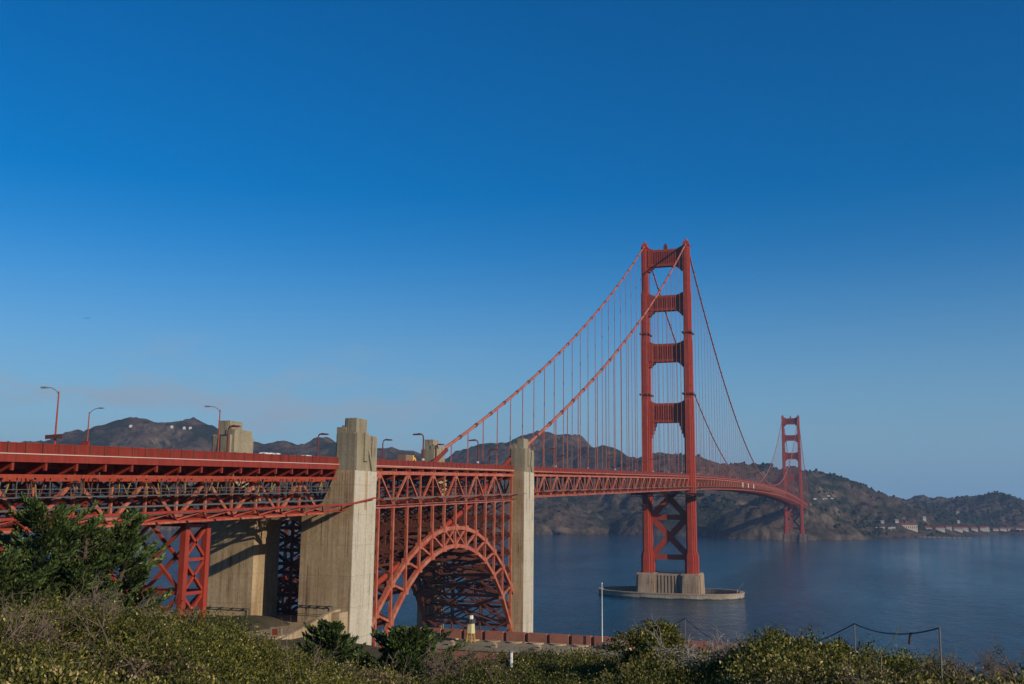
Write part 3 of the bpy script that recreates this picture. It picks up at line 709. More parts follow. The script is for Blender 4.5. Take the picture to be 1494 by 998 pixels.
# ------------------------------------------------------------------ approach viaduct
via = empty('approach_viaduct', (0, 0, 0))
tag(via, 'red approach viaduct with solid railing and a shaded deck truss, running off the left edge', 'viaduct')
V0, V1 = -640.0, -465.5
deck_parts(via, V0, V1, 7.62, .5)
for s in (1, -1): railing(via, V0, V1, s, .24, 2.9, .5)
ys = lin(V0, V1, 7.62)
XV = 11.2
vy = list(np.arange(V1-2.0-P_*22, V1, P_))
for y in np.arange(V1-.9, V0, -5.6):       # cantilever brackets under the footway
    for s in (1, -1):
        b = MB(); z = zr(y)
        b.extr([(s*14.2, z-2.46), (s*14.2, z-2.9), (s*XV, z-4.3), (s*XV, z-2.06)], 1, y-.16, y+.16)
        b.bar((s*14.05, y, z-2.06), (s*14.05, y, z-3.5), .36, .36)
        b.build('footway_bracket', M_RAIL, via)
for s in (1, -1):
    b = MB(); strip(b, ys, s*14.0-.2, s*14.0+.2, -4.45, -4.0); b.build('edge_beam', M_RED, via)
    b = MB(); strip(b, ys, s*XV-.4, s*XV+.4, -4.9, -4.31); b.build('top_chord', M_RED, via)
    b = MB(); strip(b, ys, s*XV-.4, s*XV+.4, -11.5, -10.8); b.build('bottom_chord', M_FADE, via)
    for i in range(0, 11):
        b = MB(); truss_panel(b, s*XV, V1-2.0-P_*2*(i+1), 4.6, 11.1, .55); b.build('truss_panel', M_FADE, via)
    # net frame
    b = MB(); strip(b, ys, s*17.3-.16, s*17.3+.16, -9.6, -9.25); strip(b, ys, s*15.4-.13, s*15.4+.13, -10.9, -10.6)
    for i, y in enumerate(ys[:-1]):
        y2 = ys[i+1]; b.bar((s*15.4, y, zr(y)-10.7), (s*17.3, (y+y2)/2, zr(y)-9.4), .26); b.bar((s*15.4, y2, zr(y2)-10.7), (s*17.3, (y+y2)/2, zr(y)-9.4), .26)
        b.bar((s*XV, y, zr(y)-11), (s*15.4, y, zr(y)-10.7), .3)
    b.bar((s*15.4, V1, zr(V1)-10.6), (s*17.6, V1+9.5, zr(V1)-8.2), .3); b.bar((s*17.3, V1, zr(V1)-9.4), (s*18.2, V1+9.5, zr(V1)-8.0), .3)
    b.build('net_frame', M_DEEP, via)
    b = MB()
    for k in range(4): x = s*(15.4+k*.63); strip(b, ys, x-.05, x+.05, -9.9+.15*k, -9.8+.15*k)
    strip(b, ys, s*16.4-.1, s*16.4+.1, -8.6, -8.35)
    b.build('safety_net', M_SCAF, via)
    # hanging catwalk with grey rails
    b = MB(); strip(b, ys, min(s*12.2, s*13.6), max(s*12.2, s*13.6), -7.05, -6.9)
    strip(b, ys, s*13.6-.05, s*13.6+.05, -5.95, -5.87); strip(b, ys, s*13.6-.05, s*13.6+.05, -6.45, -6.39)
    for y in np.arange(V0, V1, 1.9): b.bar((s*13.6, y, zr(y)-6.9), (s*13.6, y, zr(y)-5.9), .1)
    for y in np.arange(V0, V1, 5.7): b.bar((s*13.5, y, zr(y)-6.9), (s*13.5, y, zr(y)-4.3), .11)
    b.build('catwalk', M_SCAF, via)
    rs = random.Random(4+s)
    for k in range(3):
        b = MB()
        for q in range(36):
            y = rs.uniform(V0+40, V1); x = s*rs.uniform(11.8, 13.4); z0 = zr(y)-rs.uniform(6.2, 7.0); b.bar((x, y, z0), (x+rs.uniform(-.4, .4), y+rs.uniform(-.8, .8), z0+rs.uniform(1.2, 2.9)), .13)
        b.build('scaffold_poles', (M_SCAF, M_YEL2, M_BROWN)[k], via)
b = MB()
for x in (-9, -5.5, -2, 2, 5.5, 9): strip(b, ys, x-.17, x+.17, -3.2, -1.78)
b.build('stringers', M_RED, via)
for y in vy:
    b = MB(); z = zr(y); b.box(-XV, XV, y-.22, y+.22, z-4.6, z-3.21)
    b.bar((-XV, y, z-11.1), (XV, y, z-11.1), .5, .6); b.bar((-XV, y, z-11.1), (0, y, z-4.6), .38); b.bar((XV, y, z-11.1), (0, y, z-4.6), .38); b.bar((-XV, y, z-4.6), (0, y, z-11.1), .34); b.bar((XV, y, z-4.6), (0, y, z-11.1), .34); b.bar((0, y, z-11.1), (0, y, z-4.6), .36); b.bar((-XV, y, z-7.9), (XV, y, z-7.9), .3)
    b.build('floor_beam', M_RED, via)
b = MB()
for y in vy[:-1]:
    b.bar((-XV, y, zr(y)-11.1), (XV, y+P_, zr(y+P_)-11.1), .3); b.bar((XV, y, zr(y)-11.1), (-XV, y+P_, zr(y+P_)-11.1), .3)
for x in (-4, 0, 4): strip(b, ys, x-.5, x+.5, -8.1, -7.9); strip(b, ys, x-.2, x+.2, -11.3, -10.9)
b.build('lateral_bracing', M_BROWN, via)
for yb in (-507.6, -549.6, -592):        # steel bents
    for s in (1, -1):
        b = MB(); zt = zr(yb)-11.6
        for dy in (-2.85, 2.85):
            zg = float(ground_z(np.array(s*XV), np.array(yb+dy)))-1
            b.bar((s*XV, yb+dy, zg), (s*XV, yb+dy, zt), 1.05, 1.05)
        b.build('bent_leg', M_DEEP, via)
        b = MB(); zg = float(ground_z(np.array(s*XV), np.array(yb))); lv = np.linspace(zg, zt-.5, 5 if zt-zg > 16 else 3)
        for z in lv: b.bar((s*XV, yb-2.9, z), (s*XV, yb+2.9, z), .5)
        for z0, z1 in zip(lv[:-1], lv[1:]):
            b.bar((s*XV, yb-2.9, z0), (s*XV, yb+2.9, z1), .45, .4, (1, 0, 0)); b.bar((s*XV, yb+2.9, z0), (s*XV, yb-2.9, z1), .45, .4, (1, 0, 0))
        b.build('bent_bracing', M_DEEP, via)
    b = MB(); zg = max(float(ground_z(np.array(s*XV), np.array(yb))) for s in (-1, 1)); lv = np.linspace(zg, zr(yb)-11.9, 3)
    for dy in (-2.85, 2.85):
        for z in lv: b.bar((-XV, yb+dy, z), (XV, yb+dy, z), .6)
        for z0, z1 in zip(lv[:-1], lv[1:]):
            for s in (-1, 1): b.bar((s*XV, yb+dy, z0), (0, yb+dy, z1), .5); b.bar((s*XV, yb+dy, z1), (0, yb+dy, z0), .5)
    b.build('cross_bracing', M_RED, via)

# ------------------------------------------------------------------ concrete pylons
def pylon(y0, y1, sx, wide, zsh, ztop, label, zbase, name='concrete_pylon'):
    p = empty(name, (sx*15, (y0+y1)/2, zbase)); tag(p, label, 'bridge pylon', 'concrete pylons at the ends of the arch span')
    off = Vector((-sx*15, -(y0+y1)/2, -zbase))
    def bx(b, x0, x1, ya, yb, z0, z1): x0, x1 = sx*x0, sx*x1; b.box(min(x0, x1), max(x0, x1), ya, yb, z0, z1)
    def fin(b, nm, m):
        b.v = [tuple(Vector(v)+off) for v in b.v]; return b.build(nm, m, p)
    L_ = y1-y0
    b = MB()
    xw = 5.5 if wide else 13.0
    if wide:
        q = [(sx*5.5, zbase), (sx*17.2, zbase), (sx*17.2, zsh), (sx*13.2, zsh), (sx*12.2, zsh-2), (sx*10.2, zsh-6.5), (sx*8.2, zsh-7.7), (sx*5.5, zsh-8.0)]
        b.extr(q if sx > 0 else q[::-1], 1, y0, y1)
    else: bx(b, 12.4, 17.2, y0, y1, zbase, zsh)
    fin(b, 'shaft', M_CONC)
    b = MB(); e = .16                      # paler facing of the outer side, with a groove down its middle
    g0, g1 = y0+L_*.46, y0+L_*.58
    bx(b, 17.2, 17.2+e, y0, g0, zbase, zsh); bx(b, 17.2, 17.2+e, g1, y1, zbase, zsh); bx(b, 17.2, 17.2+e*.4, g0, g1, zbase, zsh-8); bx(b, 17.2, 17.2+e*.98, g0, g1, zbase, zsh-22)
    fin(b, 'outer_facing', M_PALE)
    t1 = ztop-3.1
    b = MB()
    bx(b, 13.2, 17.15, y0+.25, y1-.2, zsh, t1-.2)
    bx(b, 17.15, 17.4, y0+.35, y0+L_*.30, zsh, t1); bx(b, 17.15, 17.5, y0+L_*.38, y0+L_*.55, zsh+2, t1+.2); bx(b, 17.15, 17.4, y0+L_*.74, y1-.3, zsh, t1-.5)
    bx(b, 12.9, 16.6, y0+.22, y0+L_*.25, zsh-.01, t1)
    fin(b, 'upper_shaft', M_CONCTOP)
    b = MB()
    bx(b, 12.3, 14.4, y0+1.0, y1-2.2, zsh, t1+1.2); bx(b, 13.9, 16.6, y0+1.4, y0+L_*.62, t1-.21, ztop); bx(b, 14.6, 15.1, y0+1.2, y0+1.41, t1, ztop-.05)
    bx(b, 14.3, 14.7, y0+1.25, y0+L_*.6, t1-.2, ztop-.3); bx(b, 15.2, 16.65, y0+1.2, y0+1.41, t1, ztop); bx(b, 13.3, 13.9, y0+1.3, y0+4, t1-.2, t1+1.6)
    fin(b, 'crown_block', M_CONCTOP)
    b = MB()                               # slanted fin near the top of the outer face
    b.extr([(y0+L_*.55, zsh+6.0), (y0+L_*.80, zsh+.3), (y0+L_*.74, zsh+.2), (y0+L_*.52, zsh+5)], 0, min(sx*17.1, sx*17.55), max(sx*17.1, sx*17.55))
    fin(b, 'slanted_fin', M_CONCTOP)
    return p
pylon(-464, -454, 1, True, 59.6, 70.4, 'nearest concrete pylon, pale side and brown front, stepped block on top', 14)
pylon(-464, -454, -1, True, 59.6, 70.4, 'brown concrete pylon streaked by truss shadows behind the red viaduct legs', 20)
pylon(-352, -342, 1, False, 63.5, 73.8, 'slender pale concrete pylon at the right end of the arch, rising behind the brick parapet', 0)
pylon(-352, -342, -1, False, 63.5, 73.8, 'small stepped concrete pylon top showing above the deck over the middle of the arch span', 0)
for s in (1, -1):
    q = pylon(1622, 1632, s, False, zr(1622)-10, zr(1622)+7, 'pale concrete pylon on the far headland %s' % ('just right of the far tower' if s > 0 else 'hidden behind the far bridge deck'), 20)
    q['group'] = 'far pylons'
# cross walls tying the wide pair together
cw = empty('pylon_cross_wall', (0, -459, 28)); tag(cw, 'dark concrete cross beam under the deck joining the two wide pylons', 'cross beam')
b = MB(); b.extr([(-5.4, 24), (5.4, 24), (5.4, 17.5), (4.6, 20.2), (3.4, 21.4), (-3.4, 21.4), (-4.6, 20.2), (-5.4, 17.5)], 1, -3.5, 3.0); b.build('beam', M_CONC, cw)

# ------------------------------------------------------------------ south tower pier and fender
def pier(y0, label, pm=M_PIER):
    p = empty('bridge_pier', (0, y0, 0)); tag(p, label, 'bridge pier', 'tower piers')
    for s in (-1, 1):
        b = MB(); c = (s*XT, 0)
        b.prism([(s*XT+x, y) for x, y in ((-5.9, -11.5), (5.9, -11.5), (5.9, 11.5), (-5.9, 11.5))], -4, 14.0, .92, c)
        b.prism([(s*XT+x, y) for x, y in ((-4.6, -12.2), (4.6, -12.2), (4.6, 12.2), (-4.6, 12.2))], -4, 13.2, .92, c)
        b.prism([(s*XT+x, y) for x, y in ((-6.7, -8.5), (6.7, -8.5), (6.7, 8.5), (-6.7, 8.5))], -4, 13.4, .92, c)
        b.build('plinth', pm, p)
    b = MB(); b.box(-8.5, 8.5, -8.8, 8.8, -4, 13.0)
    for i in range(8):
        x = -7.9+i*2.1
        for sy in (-1, 1): b.box(x-.1, x+1.1, min(sy*8.8, sy*9.6), max(sy*8.8, sy*9.6), -4, 12.6)
    b.box(-8.5, 8.5, -9.65, 9.65, 12.6, 13.6)
    b.build('fluted_wall', pm, p)
    return p
pier(0, 'brown concrete pier with fluted middle under the near tower, inside the oval fender wall')
pier(1280, 'small concrete pier under the far tower at the foot of the headland cliff', M_PIERFAR)
fe = empty('fender_wall', (0, 0, 0)); tag(fe, 'low oval concrete fender wall ringing the near tower pier in the water', 'fender')
def oval(a, b_, n=96): return [(math.copysign(abs(math.cos(t))**.82, math.cos(t))*a, math.copysign(abs(math.sin(t))**.82, math.sin(t))*b_) for t in np.linspace(0, 2*math.pi, n, endpoint=False)]
b = MB(); o1, o2 = oval(45, 27.5), oval(42.4, 24.9); n = len(o1)
b.v = [(x, y, -4) for x, y in o1]+[(x, y, 3.3) for x, y in o1]+[(x, y, 3.3) for x, y in o2]+[(x, y, -4) for x, y in o2]
for i in range(n):
    j = (i+1) % n
    for k in range(3): b.f.append((k*n+i, k*n+j, (k+1)*n+j, (k+1)*n+i))
b.build('wall', M_FENDER, fe)
b = MB(); o3 = oval(45.25, 27.75)
b.v = [(x, y, 2.7) for x, y in o3]+[(x, y, 3.36) for x, y in o3]+[(x*.94, y*.90, 3.36) for x, y in o3]
for i in range(n):
    j = (i+1) % n
    for k in range(2): b.f.append((k*n+i, k*n+j, (k+1)*n+j, (k+1)*n+i))
b.build('coping', M_PIER, fe)
b = MB(); o4 = oval(45.06, 27.56); b.v = [(x, y, -3) for x, y in o4]+[(x, y, .55+.35*math.sin(i*1.7)*math.sin(i*.53)) for i, (x, y) in enumerate(o4)]
b.f = [(i, (i+1) % n, n+(i+1) % n, n+i) for i in range(n)]; b.build('tide_band', mat('dark_algae', (.03, .03, .02), .6), fe)
MB().bar((40.5, 0, 3.3), (45, -1, 9), .3).tube([(41, 0, 3.3), (41, 0, 5)], .4).build('davit', M_GREY, fe)

# ------------------------------------------------------------------ slab, retaining wall, pipes at the pylon feet
ab = MB(); ab.box(-14, 14.4, -493, -464.2, 24, 29.0); ab.box(-5.3, 5.3, -464.2, -450, 24, 28.9)
tag(ab.build('concrete_slab', M_CONC), 'flat concrete apron in front of the gap between the two wide pylons', 'concrete slab')
b = MB(); b.extr([(-464.3, 26), (-464.3, 32.0), (-466.5, 32.0), (-486, 28.6), (-486, 25)], 0, 14.5, 15.3)
b.extr([(-464.3, 26), (-464.3, 31.6), (-468, 31.6), (-468, 26)], 0, 15.31, 17.0)
tag(b.build('retaining_wall', M_CONC), 'sloping concrete wing wall at the foot of the nearest pylon', 'retaining wall')
def pipe_rail(x0, x1, y, z, label):
    b = MB(); b.tube([(x0, y, z), (x1, y, z)], .09, 6); b.tube([(x1, y, z), (x1, y, z-3.4)], .08, 6); b.tube([(x0, y+.01, z-1.6), (x1, y+.01, z-1.6)], .05, 5)
    for k in range(4): xx = x0+(x1-x0)*(k+.5)/4; b.box(xx-.12, xx+.12, y-.12, y+.3, z-.14, z+.14)
    tag(b.build('pipe_run', M_DARK), label, 'pipe')
pipe_rail(5.6, 13.5, -464.4, 32.4, 'thin dark pipe running across the brown front of the nearest pylon')
pipe_rail(-16.5, -5.6, -464.4, 31.2, 'thin dark pipe across the foot of the shadow-streaked pylon')
sb = empty('sign_frame', (12.8, -484, 28.4)); tag(sb, 'small square frame with a red panel at the end of the concrete wing wall', 'sign')
MB().box(-1.2, 1.2, -.1, .1, 0, 2.0).build('frame', M_CONCTOP, sb); MB().box(-.6, .35, -.16, -.1, .3, 1.7).build('red_panel', M_DEEP, sb)

# ------------------------------------------------------------------ brick fort
fort = empty('brick_fort', (35, -365, 0)); tag(fort, 'red brick fort wall with embrasures and grey terrace below the arch, mostly hidden by shrubs', 'fort')
FO = Vector((-35, 365, 0))
def fp(b, nm, m, par=None):
    b.v = [tuple(Vector(v)+FO) for v in b.v]; return b.build(nm, m, par or fort)
b = MB(); b.box(-20, 80, -375, -354.5, -2, 12.9); b.box(66, 80, -396, -375.002, -2, 12.9); b.box(-20, -4, -402, -375.002, -2, 12.9); fp(b, 'outer_wall', M_BRICK)
b = MB(); b.box(-20.2, 80.2, -375.3, -356.2, 12.9, 13.35); b.box(65.8, 80.2, -396.2, -375.3, 12.9, 13.35); b.box(-20.2, -3.8, -402, -375.3, 12.9, 13.35); fp(b, 'terrace_roof', M_CONCTOP)
b = MB(); x = -20
while x < 80:
    b.box(x, x+5.6, -356.2, -354.4, 13.352, 16.1); b.box(x+5.6, x+6.7, -355.2, -354.4, 13.352, 16.0); x += 6.7
b.box(78.6, 80.3, -396.3, -356.2, 13.352, 15.4)
fp(b, 'parapet', M_BRICK)
for k in range(15):
    xx = -17+k*6.7; b = MB(); b.prism([(xx+2.3*math.cos(t), -357.2-2.6*math.sin(t)) for t in np.linspace(0, math.pi, 11)], 13.36, 13.75)
    fp(b, 'gun_mount', M_CONC)
for k in range(6):
    xx = -12+k*13.0; b = MB(); b.box(xx, xx+1.4, -371, -369.4, 13.352, 14.2); b.extr([(xx-.2, 14.2), (xx+1.6, 14.2), (xx+.7, 14.7)], 1, -371.2, -369.2); fp(b, 'roof_vent', M_PIER)
for k in range(9):
    xx = 21+k*5.0; b = MB(); b.box(xx, xx+1.6, -375.22, -374.9, 8.5, 11.5); fp(b, 'window', M_DARK)
lh = empty('lighthouse', (4.6, -362.5, 13.35)); lh.scale = (.85, .85, .9); tag(lh, 'tiny yellow and white lighthouse with a black gallery on spindly iron legs', 'lighthouse')
b = MB(); Zl = [0, 3.2]
for k in range(6):
    a = k*math.pi/3; b.tube([(1.75*math.cos(a), 1.75*math.sin(a), 0), (1.3*math.cos(a), 1.3*math.sin(a), 3.3)], .14, 5)
    a2 = a+math.pi/3; b.tube([(1.75*math.cos(a), 1.75*math.sin(a), .2), (1.3*math.cos(a2), 1.3*math.sin(a2), 3.2)], .07, 4)
M_LHY = mat('lighthouse_yellow', (0.42, 0.28, 0.08), .7)
b.build('iron_legs', M_LHY, lh)
MB().prism([(1.6*math.cos(t), 1.6*math.sin(t)) for t in np.linspace(0, 2*math.pi, 6, endpoint=False)], 3.0, 6.2, .86).build('tower_room', mat('lighthouse_cream', (.52, .43, .22), .7), lh)
MB().tube([(0, 0, 6.2), (0, 0, 7.5)], 1.75, 10).build('gallery', M_DARK, lh)
MB().tube([(0, 0, 7.5), (0, 0, 8.7)], .85, 8).build('lantern', M_GLASS, lh); MB().tube([(0, 0, 8.7), (0, 0, 9.3)], .95, 8, .15).build('lantern_roof', M_DARK, lh)
fpole = empty('flagpole', (43.2, -358.5, 13.35)); tag(fpole, 'tall bare white flagpole standing on the brick fort', 'flagpole')
MB().tube([(0, 0, 0), (0, 0, 17.8)], .2, 8, .1).build('pole', M_WHITE, fpole); MB().tube([(0, 0, 17.8), (0, 0, 18.1)], .22, 8).build('finial', M_WHITE, fpole)
sh = empty('hatch_shed', (47.5, -360, 13.35)); tag(sh, 'low grey hatch house with sloped roof beside the flagpole', 'shed')
MB().box(-2.6, 2.6, -1.8, 1.8, 0, 1.3).build('wall', M_DARK, sh); MB().extr([(-3.0, 1.3), (3.0, 1.3), (3.6, 1.5), (.4, 2.5), (-3.4, 1.5)], 1, -2.1, 2.1).build('roof', M_CONCTOP, sh)

# ------------------------------------------------------------------ street lamps
def lamp_proto(style, arm):
    r = empty('street_lamp')
    if style == 'tall':
        MB().tube([(0, 0, 0), (0, 0, 8.6)], .15, 8, .09).build('pole', M_RED, r)
        MB().tube([(0, 0, 0), (0, 0, .9)], .2, 8).build('white_band', M_WHITE, r)
        p = [(0, 0, 8.2), (arm*.5, 0, 8.75), (arm*1.2, 0, 9.1), (arm*2.1, 0, 9.2)]
        MB().tube(p, .06, 6).build('arm', M_GREY, r)
        MB().box(min(arm*2.0, arm*3.0), max(arm*2.0, arm*3.0), -.22, .22, 9.1, 9.3).build('lamp_head', M_GREY, r)
    else:
        MB().tube([(0, 0, 0), (0, 0, 7.3)], .22, 8, .18).build('pole', M_LAMP, r)
        MB().box(-.24, .24, -.24, .24, 1.7, 2.2).build('white_band', M_WHITE, r)
        p = [(0, 0, 7.2), (arm*.12, 0, 7.8), (arm*.5, 0, 8.2), (arm*1.1, 0, 8.35), (arm*1.7, 0, 8.3)]
        MB().tube(p, .17, 6).build('arm', M_LAMP, r)
        MB().prism([(arm*1.9+x, y) for x, y in ((-.95, -.4), (.95, -.4), (.95, .4), (-.95, .4))], 8.0, 8.35, .8, (arm*1.9, 0)).build('lamp_head', M_LAMP, r)
    return r
first = {}
def lamp(style, sx, y, label, group):
    k = (style, sx)
    if k not in first: first[k] = lamp_proto(style, -sx); o = first[k]
    else: o = copy_tree(first[k])
    o.location = (sx*12.6, y, zr(y)-1.42); tag(o, label, 'street lamp', group); return o
lamp('tall', 1, -541.9, 'tallest thin street lamp, leftmost, arm pointing left, brown sign on pole', 'lamps on the approach viaduct')
lamp('tall', -1, -507.0, 'thin street lamp second from the left, arm pointing right, square red box on its pole', 'lamps on the approach viaduct')
lamp('tall', 1, -504.8, 'thin street lamp rising just left of the streaked pylon top', 'lamps on the approach viaduct')
lamp('art', -1, -426.5, 'red street lamp left of the nearest pylon, seen over the viaduct railing', 'red lamps over the arch span')
lamp('art', -1, -389.6, 'red street lamp close right of the nearest pylon, arm pointing right', 'red lamps over the arch span')
lamp('art', 1, -418.8, 'red street lamp left of the small far pylon top, arm pointing left', 'red lamps over the arch span')
lamp('art', 1, -380.1, 'red street lamp under the lower end of the far cable, arm pointing left', 'red lamps over the arch span')
lamp('art', -1, -351.0, 'red street lamp against the small far pylon top, arm pointing right', 'red lamps over the arch span')
lamp('art', -1, -465.0, 'red street lamp against the top of the streaked pylon', 'red lamps over the arch span')
lamp('art', -1, -300.6, 'red street lamp with arm to the right, left of the slender pylon', 'red lamps on the side span')
for i, y in enumerate((-301, -255, -207, -163, -118, -72, -28)):
    lamp('art', 1, y, ['first', 'second', 'third', 'fourth', 'fifth', 'sixth', 'seventh'][i]+' near-side red lamp counted right from the slender pylon to the tower', 'red lamps on the side span')
for i, y in enumerate((-254, -208, -160, -114, -70, -25)):
    lamp('art', -1, y, ['first', 'second', 'third', 'fourth', 'fifth', 'sixth'][i]+' far-side red lamp counted right from the slender pylon to the tower', 'red lamps on the side span')
for s in (1, -1):
    for y in np.arange(40, 1270, 45.7): lamp('art', s, float(y), 'small red lamp post on the main span between the two towers', 'lamps on the main span')
o = empty('road_sign', (12.6, -541.9, zr(-541.9)+1.0)); tag(o, 'long brown sign board fixed across the tallest lamp pole', 'sign')
MB().bar((-1.4, -.28, .0), (1.4, -.28, .12), .12, .55).build('board', M_BROWN, o); MB().box(-.12, .12, -.24, .2, -.1, .15).build('clamp', M_DEEP, o)
o = empty('red_box', (-12.6, -507.0, zr(-507)+.1)); tag(o, 'square bright red box fixed low on a thin lamp pole', 'call box')
MB().box(-.75, .75, -.55, -.22, -.2, 1.9).build('box', M_DEEP, o); MB().box(-.5, .5, -.60, -.55, .1, 1.6).build('door', M_RED, o)

# ------------------------------------------------------------------ vehicles on the deck
def wheel(b, x, y, r=.42): b.tube([(x-.14, y, r), (x+.14, y, r)], r, 12)
def vehicle(name, x, y, label, cat, kind):
    o = empty(name, (x, y, zr(y)-1.40)); tag(o, label, cat)
    if kind == 'box':
        MB().box(-1.2, 1.2, -3.6, 1.6, .95, 3.5).build('cargo_box', M_BROWNBOX, o)
        MB().extr([(1.65, .6), (3.6, .6), (3.6, 1.5), (3.0, 2.9), (1.65, 3.0)], 0, -1.1, 1.1).build('cab', M_YELLOW, o)
        MB().box(-1.22, 1.22, 1.0, 1.62, 2.2, 3.52).build('front_panel', M_YELLOW, o)
        b = MB(); b.box(-1.112, 1.112, 2.0, 2.7, 1.7, 2.5); b.build('window', M_WINDOW, o); ws = (-2.4, 2.7)
    elif kind == 'truck':
        MB().box(-1.25, 1.25, -5.4, .6, .9, 1.5).build('bed', M_DARK, o)
        MB().extr([(-5.2, 1.5), (-5.2, 2.2), (-4.4, 2.7), (-3.4, 2.5), (-1.8, 2.75), (.2, 2.3), (.4, 1.5)], 0, -1.0, 1.0).build('load', M_WHITE, o)
        MB().extr([(.75, .6), (3.4, .6), (3.4, 1.5), (2.4, 2.7), (.75, 2.8)], 0, -1.15, 1.15).build('cab', M_WHITE, o)
        MB().box(-1.16, 1.16, 1.1, 2.0, 1.75, 2.45).build('window', M_WINDOW, o); ws = (-4.2, -3, 2.3)
    elif kind == 'van':
        MB().extr([(-2.5, .4), (2.6, .4), (2.6, 1.1), (1.7, 1.35), (1.1, 2.35), (-2.4, 2.4)], 0, -1.0, 1.0).build('body', M_WHITE, o)
        MB().box(-1.012, 1.012, -.8, .9, 1.4, 2.1).build('window', M_WINDOW, o); ws = (-1.6, 1.7)
    else:
        MB().extr([(-2.2, .35), (2.2, .35), (2.2, .8), (1.2, .95), (.5, 1.5), (-1.1, 1.5), (-2.1, .98)], 0, -.88, .88).build('body', M_WHITE if kind == 'car' else M_DARK, o)
        MB().extr([(-1.6, 1.0), (1.0, 1.0), (.45, 1.44), (-1.05, 1.44)], 0, -.892, .892).build('window', M_WINDOW, o); ws = (-1.35, 1.4)
    if kind in ('truck', 'van'): o.scale = (.8, .72, .8) if kind == 'truck' else (.62, .62, .8)
    for y_ in ws:
        for s in (-1, 1): b = MB(); wheel(b, s*.95, y_); b.build('wheel', M_TYRE, o)
    return o
vehicle('flatbed_truck', 3.0, -472.5, 'white truck with a pale load passing behind the viaduct railing', 'truck', 'truck')
vehicle('box_truck', 0.5, -401.5, 'brown box truck with yellow front above the arch span railing', 'truck', 'box')
vehicle('white_van', 6.0, -463.5, 'white van following close to the nearest pylon', 'van', 'van')
vehicle('white_van', 6.0, -341.0, 'white van beside the slender pylon', 'van', 'van')
vehicle('parked_car', 6.0, 330.0, 'white car on the main span near the lowest point of the cable', 'car', 'car')

# ------------------------------------------------------------------ far shore: rocks, houses, boats, trees
def boulder(name, loc, size, label, matl, seed, cat='rock', group=None):
    r = np.random.default_rng(seed); bm = []; nu, nv = 22, 12
    v = []; 
    for i in range(nv+1):
        ph = math.pi*i/nv
        for j in range(nu):
            th = 2*math.pi*j/nu; d = np.array([math.sin(ph)*math.cos(th), math.sin(ph)*math.sin(th), math.cos(ph)])
            k = .55+.9*float(fbm(np.array(d[0]*1.7+seed), np.array(d[1]*1.7+d[2]*2.3+seed*.7), 4))
            v.append(tuple(d*k*np.array(size)))
    f = [(i*nu+j, i*nu+(j+1) % nu, (i+1)*nu+(j+1) % nu, (i+1)*nu+j) for i in range(nv) for j in range(nu)]
    b = MB(); b.v = v; b.f = f; o = b.build(name, matl, loc=loc); tag(o, label, cat, group); return o
boulder('sea_rock', (41, 1735, 1), (17, 10, 9), 'dark low sea rock with white stained end off the headland by the far tower', M_ROCK, 5)
boulder('sea_rock', (137, 2225, 1), (14, 11, 19), 'pointed pale sea stack standing apart in front of the far beach', M_ROCK, 8)
boulder('shore_rock', (-690, 1995, 2), (20, 8, 9), 'white stained rock at the waterline right of the slender pylon', mat('white_rock', (.6, .57, .5), .9), 11)

def house(x, y, w, d, h, label, roofm, group=None, wallm=None, rz=0.0, z0=None):
    z = max(1.5, float(hill_h(np.array([[x]]), np.array([[y]]))[0, 0])) if z0 is None else z0
    o = empty('house', (x, y, z), rz); tag(o, label, 'house', group)
    MB().box(-w/2, w/2, -d/2, d/2, -6, h).build('wall', wallm or M_WALLW, o)
    MB().extr([(-d/2-.6, h), (d/2+.6, h), (0, h+d*.33)], 0, -w/2-.5, w/2+.5).build('roof', roofm, o)
    b = MB()
    for k in range(max(2, int(w/4))): xx = -w/2+(k+.5)*w/max(2, int(w/4)); b.box(xx-.6, xx+.6, -d/2-.06, -d/2, h*.35, h*.75)
    b.build('window', M_WINDOW, o)
    return o
def shore_house(px, w, d, h, label, roofm, group=None, wallm=None, rz=0.0, back=14, py=774.5):
    x, y, z = land_hit(px, py, .8); dx, dy = x-CAM[0], y-CAM[1]; q = math.hypot(dx, dy)
    return house(x+dx/q*back, y+dy/q*back, w, d, h, label, roofm, group, wallm, rz, max(z, 1.5)+.8)
shore_house(1327, 34, 13, 12, 'large cream waterfront building, leftmost of the far shore buildings', M_ROOF, None, mat('cream_wall', (.66, .55, .38), .8))
for px, w, d, h in ((1354, 14, 10, 6), (1371, 20, 10, 6), (1384, 13, 10, 8), (1397, 20, 11, 6), (1408, 13, 10, 7), (1421, 16, 10, 6), (1433, 13, 11, 7), (1440, 10, 8, 9), (1452, 14, 10, 5), (1463, 18, 10, 6), (1474, 16, 10, 6), (1487, 20, 10, 6)):
    shore_house(px, w, d, h, 'small pale house with a red roof in the row along the far shore', M_ROOF, 'houses along the far shore', None, .25, 14, 775.5)
for px in (1281, 1289, 1298, 1303): shore_house(px, 9, 7, 4.5, 'little pale boat shed between the pointed sea stack and the large cream building', M_WALLW, 'boat sheds on the far beach', None, .2, 10)
for px, py, w in ((1372-24, 757, 10), (1287, 763, 9), (1308, 762, 10), (1397, 751, 10), (1398, 763, 9)):
    x, y, z = land_hit(px, py); house(x, y, w*.75, 7, 3.6, 'small white house alone among the dark trees above the far shore', M_GREY, 'houses in the far woods', M_WALLW, .3, z)
jx, jy, jz = land_hit(1340, 776, .8); JV = (jx, jy)
b = MB(); b.box(jx-45, jx+105, jy-34, jy-24, -3, 2.6)
for k in range(15): b.tube([(jx-42+k*10, jy-34.6, -3), (jx-42+k*10, jy-34.6, 3.4)], .6, 6)
tag(b.build('jetty', M_CONCTOP), 'long low dark jetty in front of the cream waterfront building', 'jetty')
b = MB()
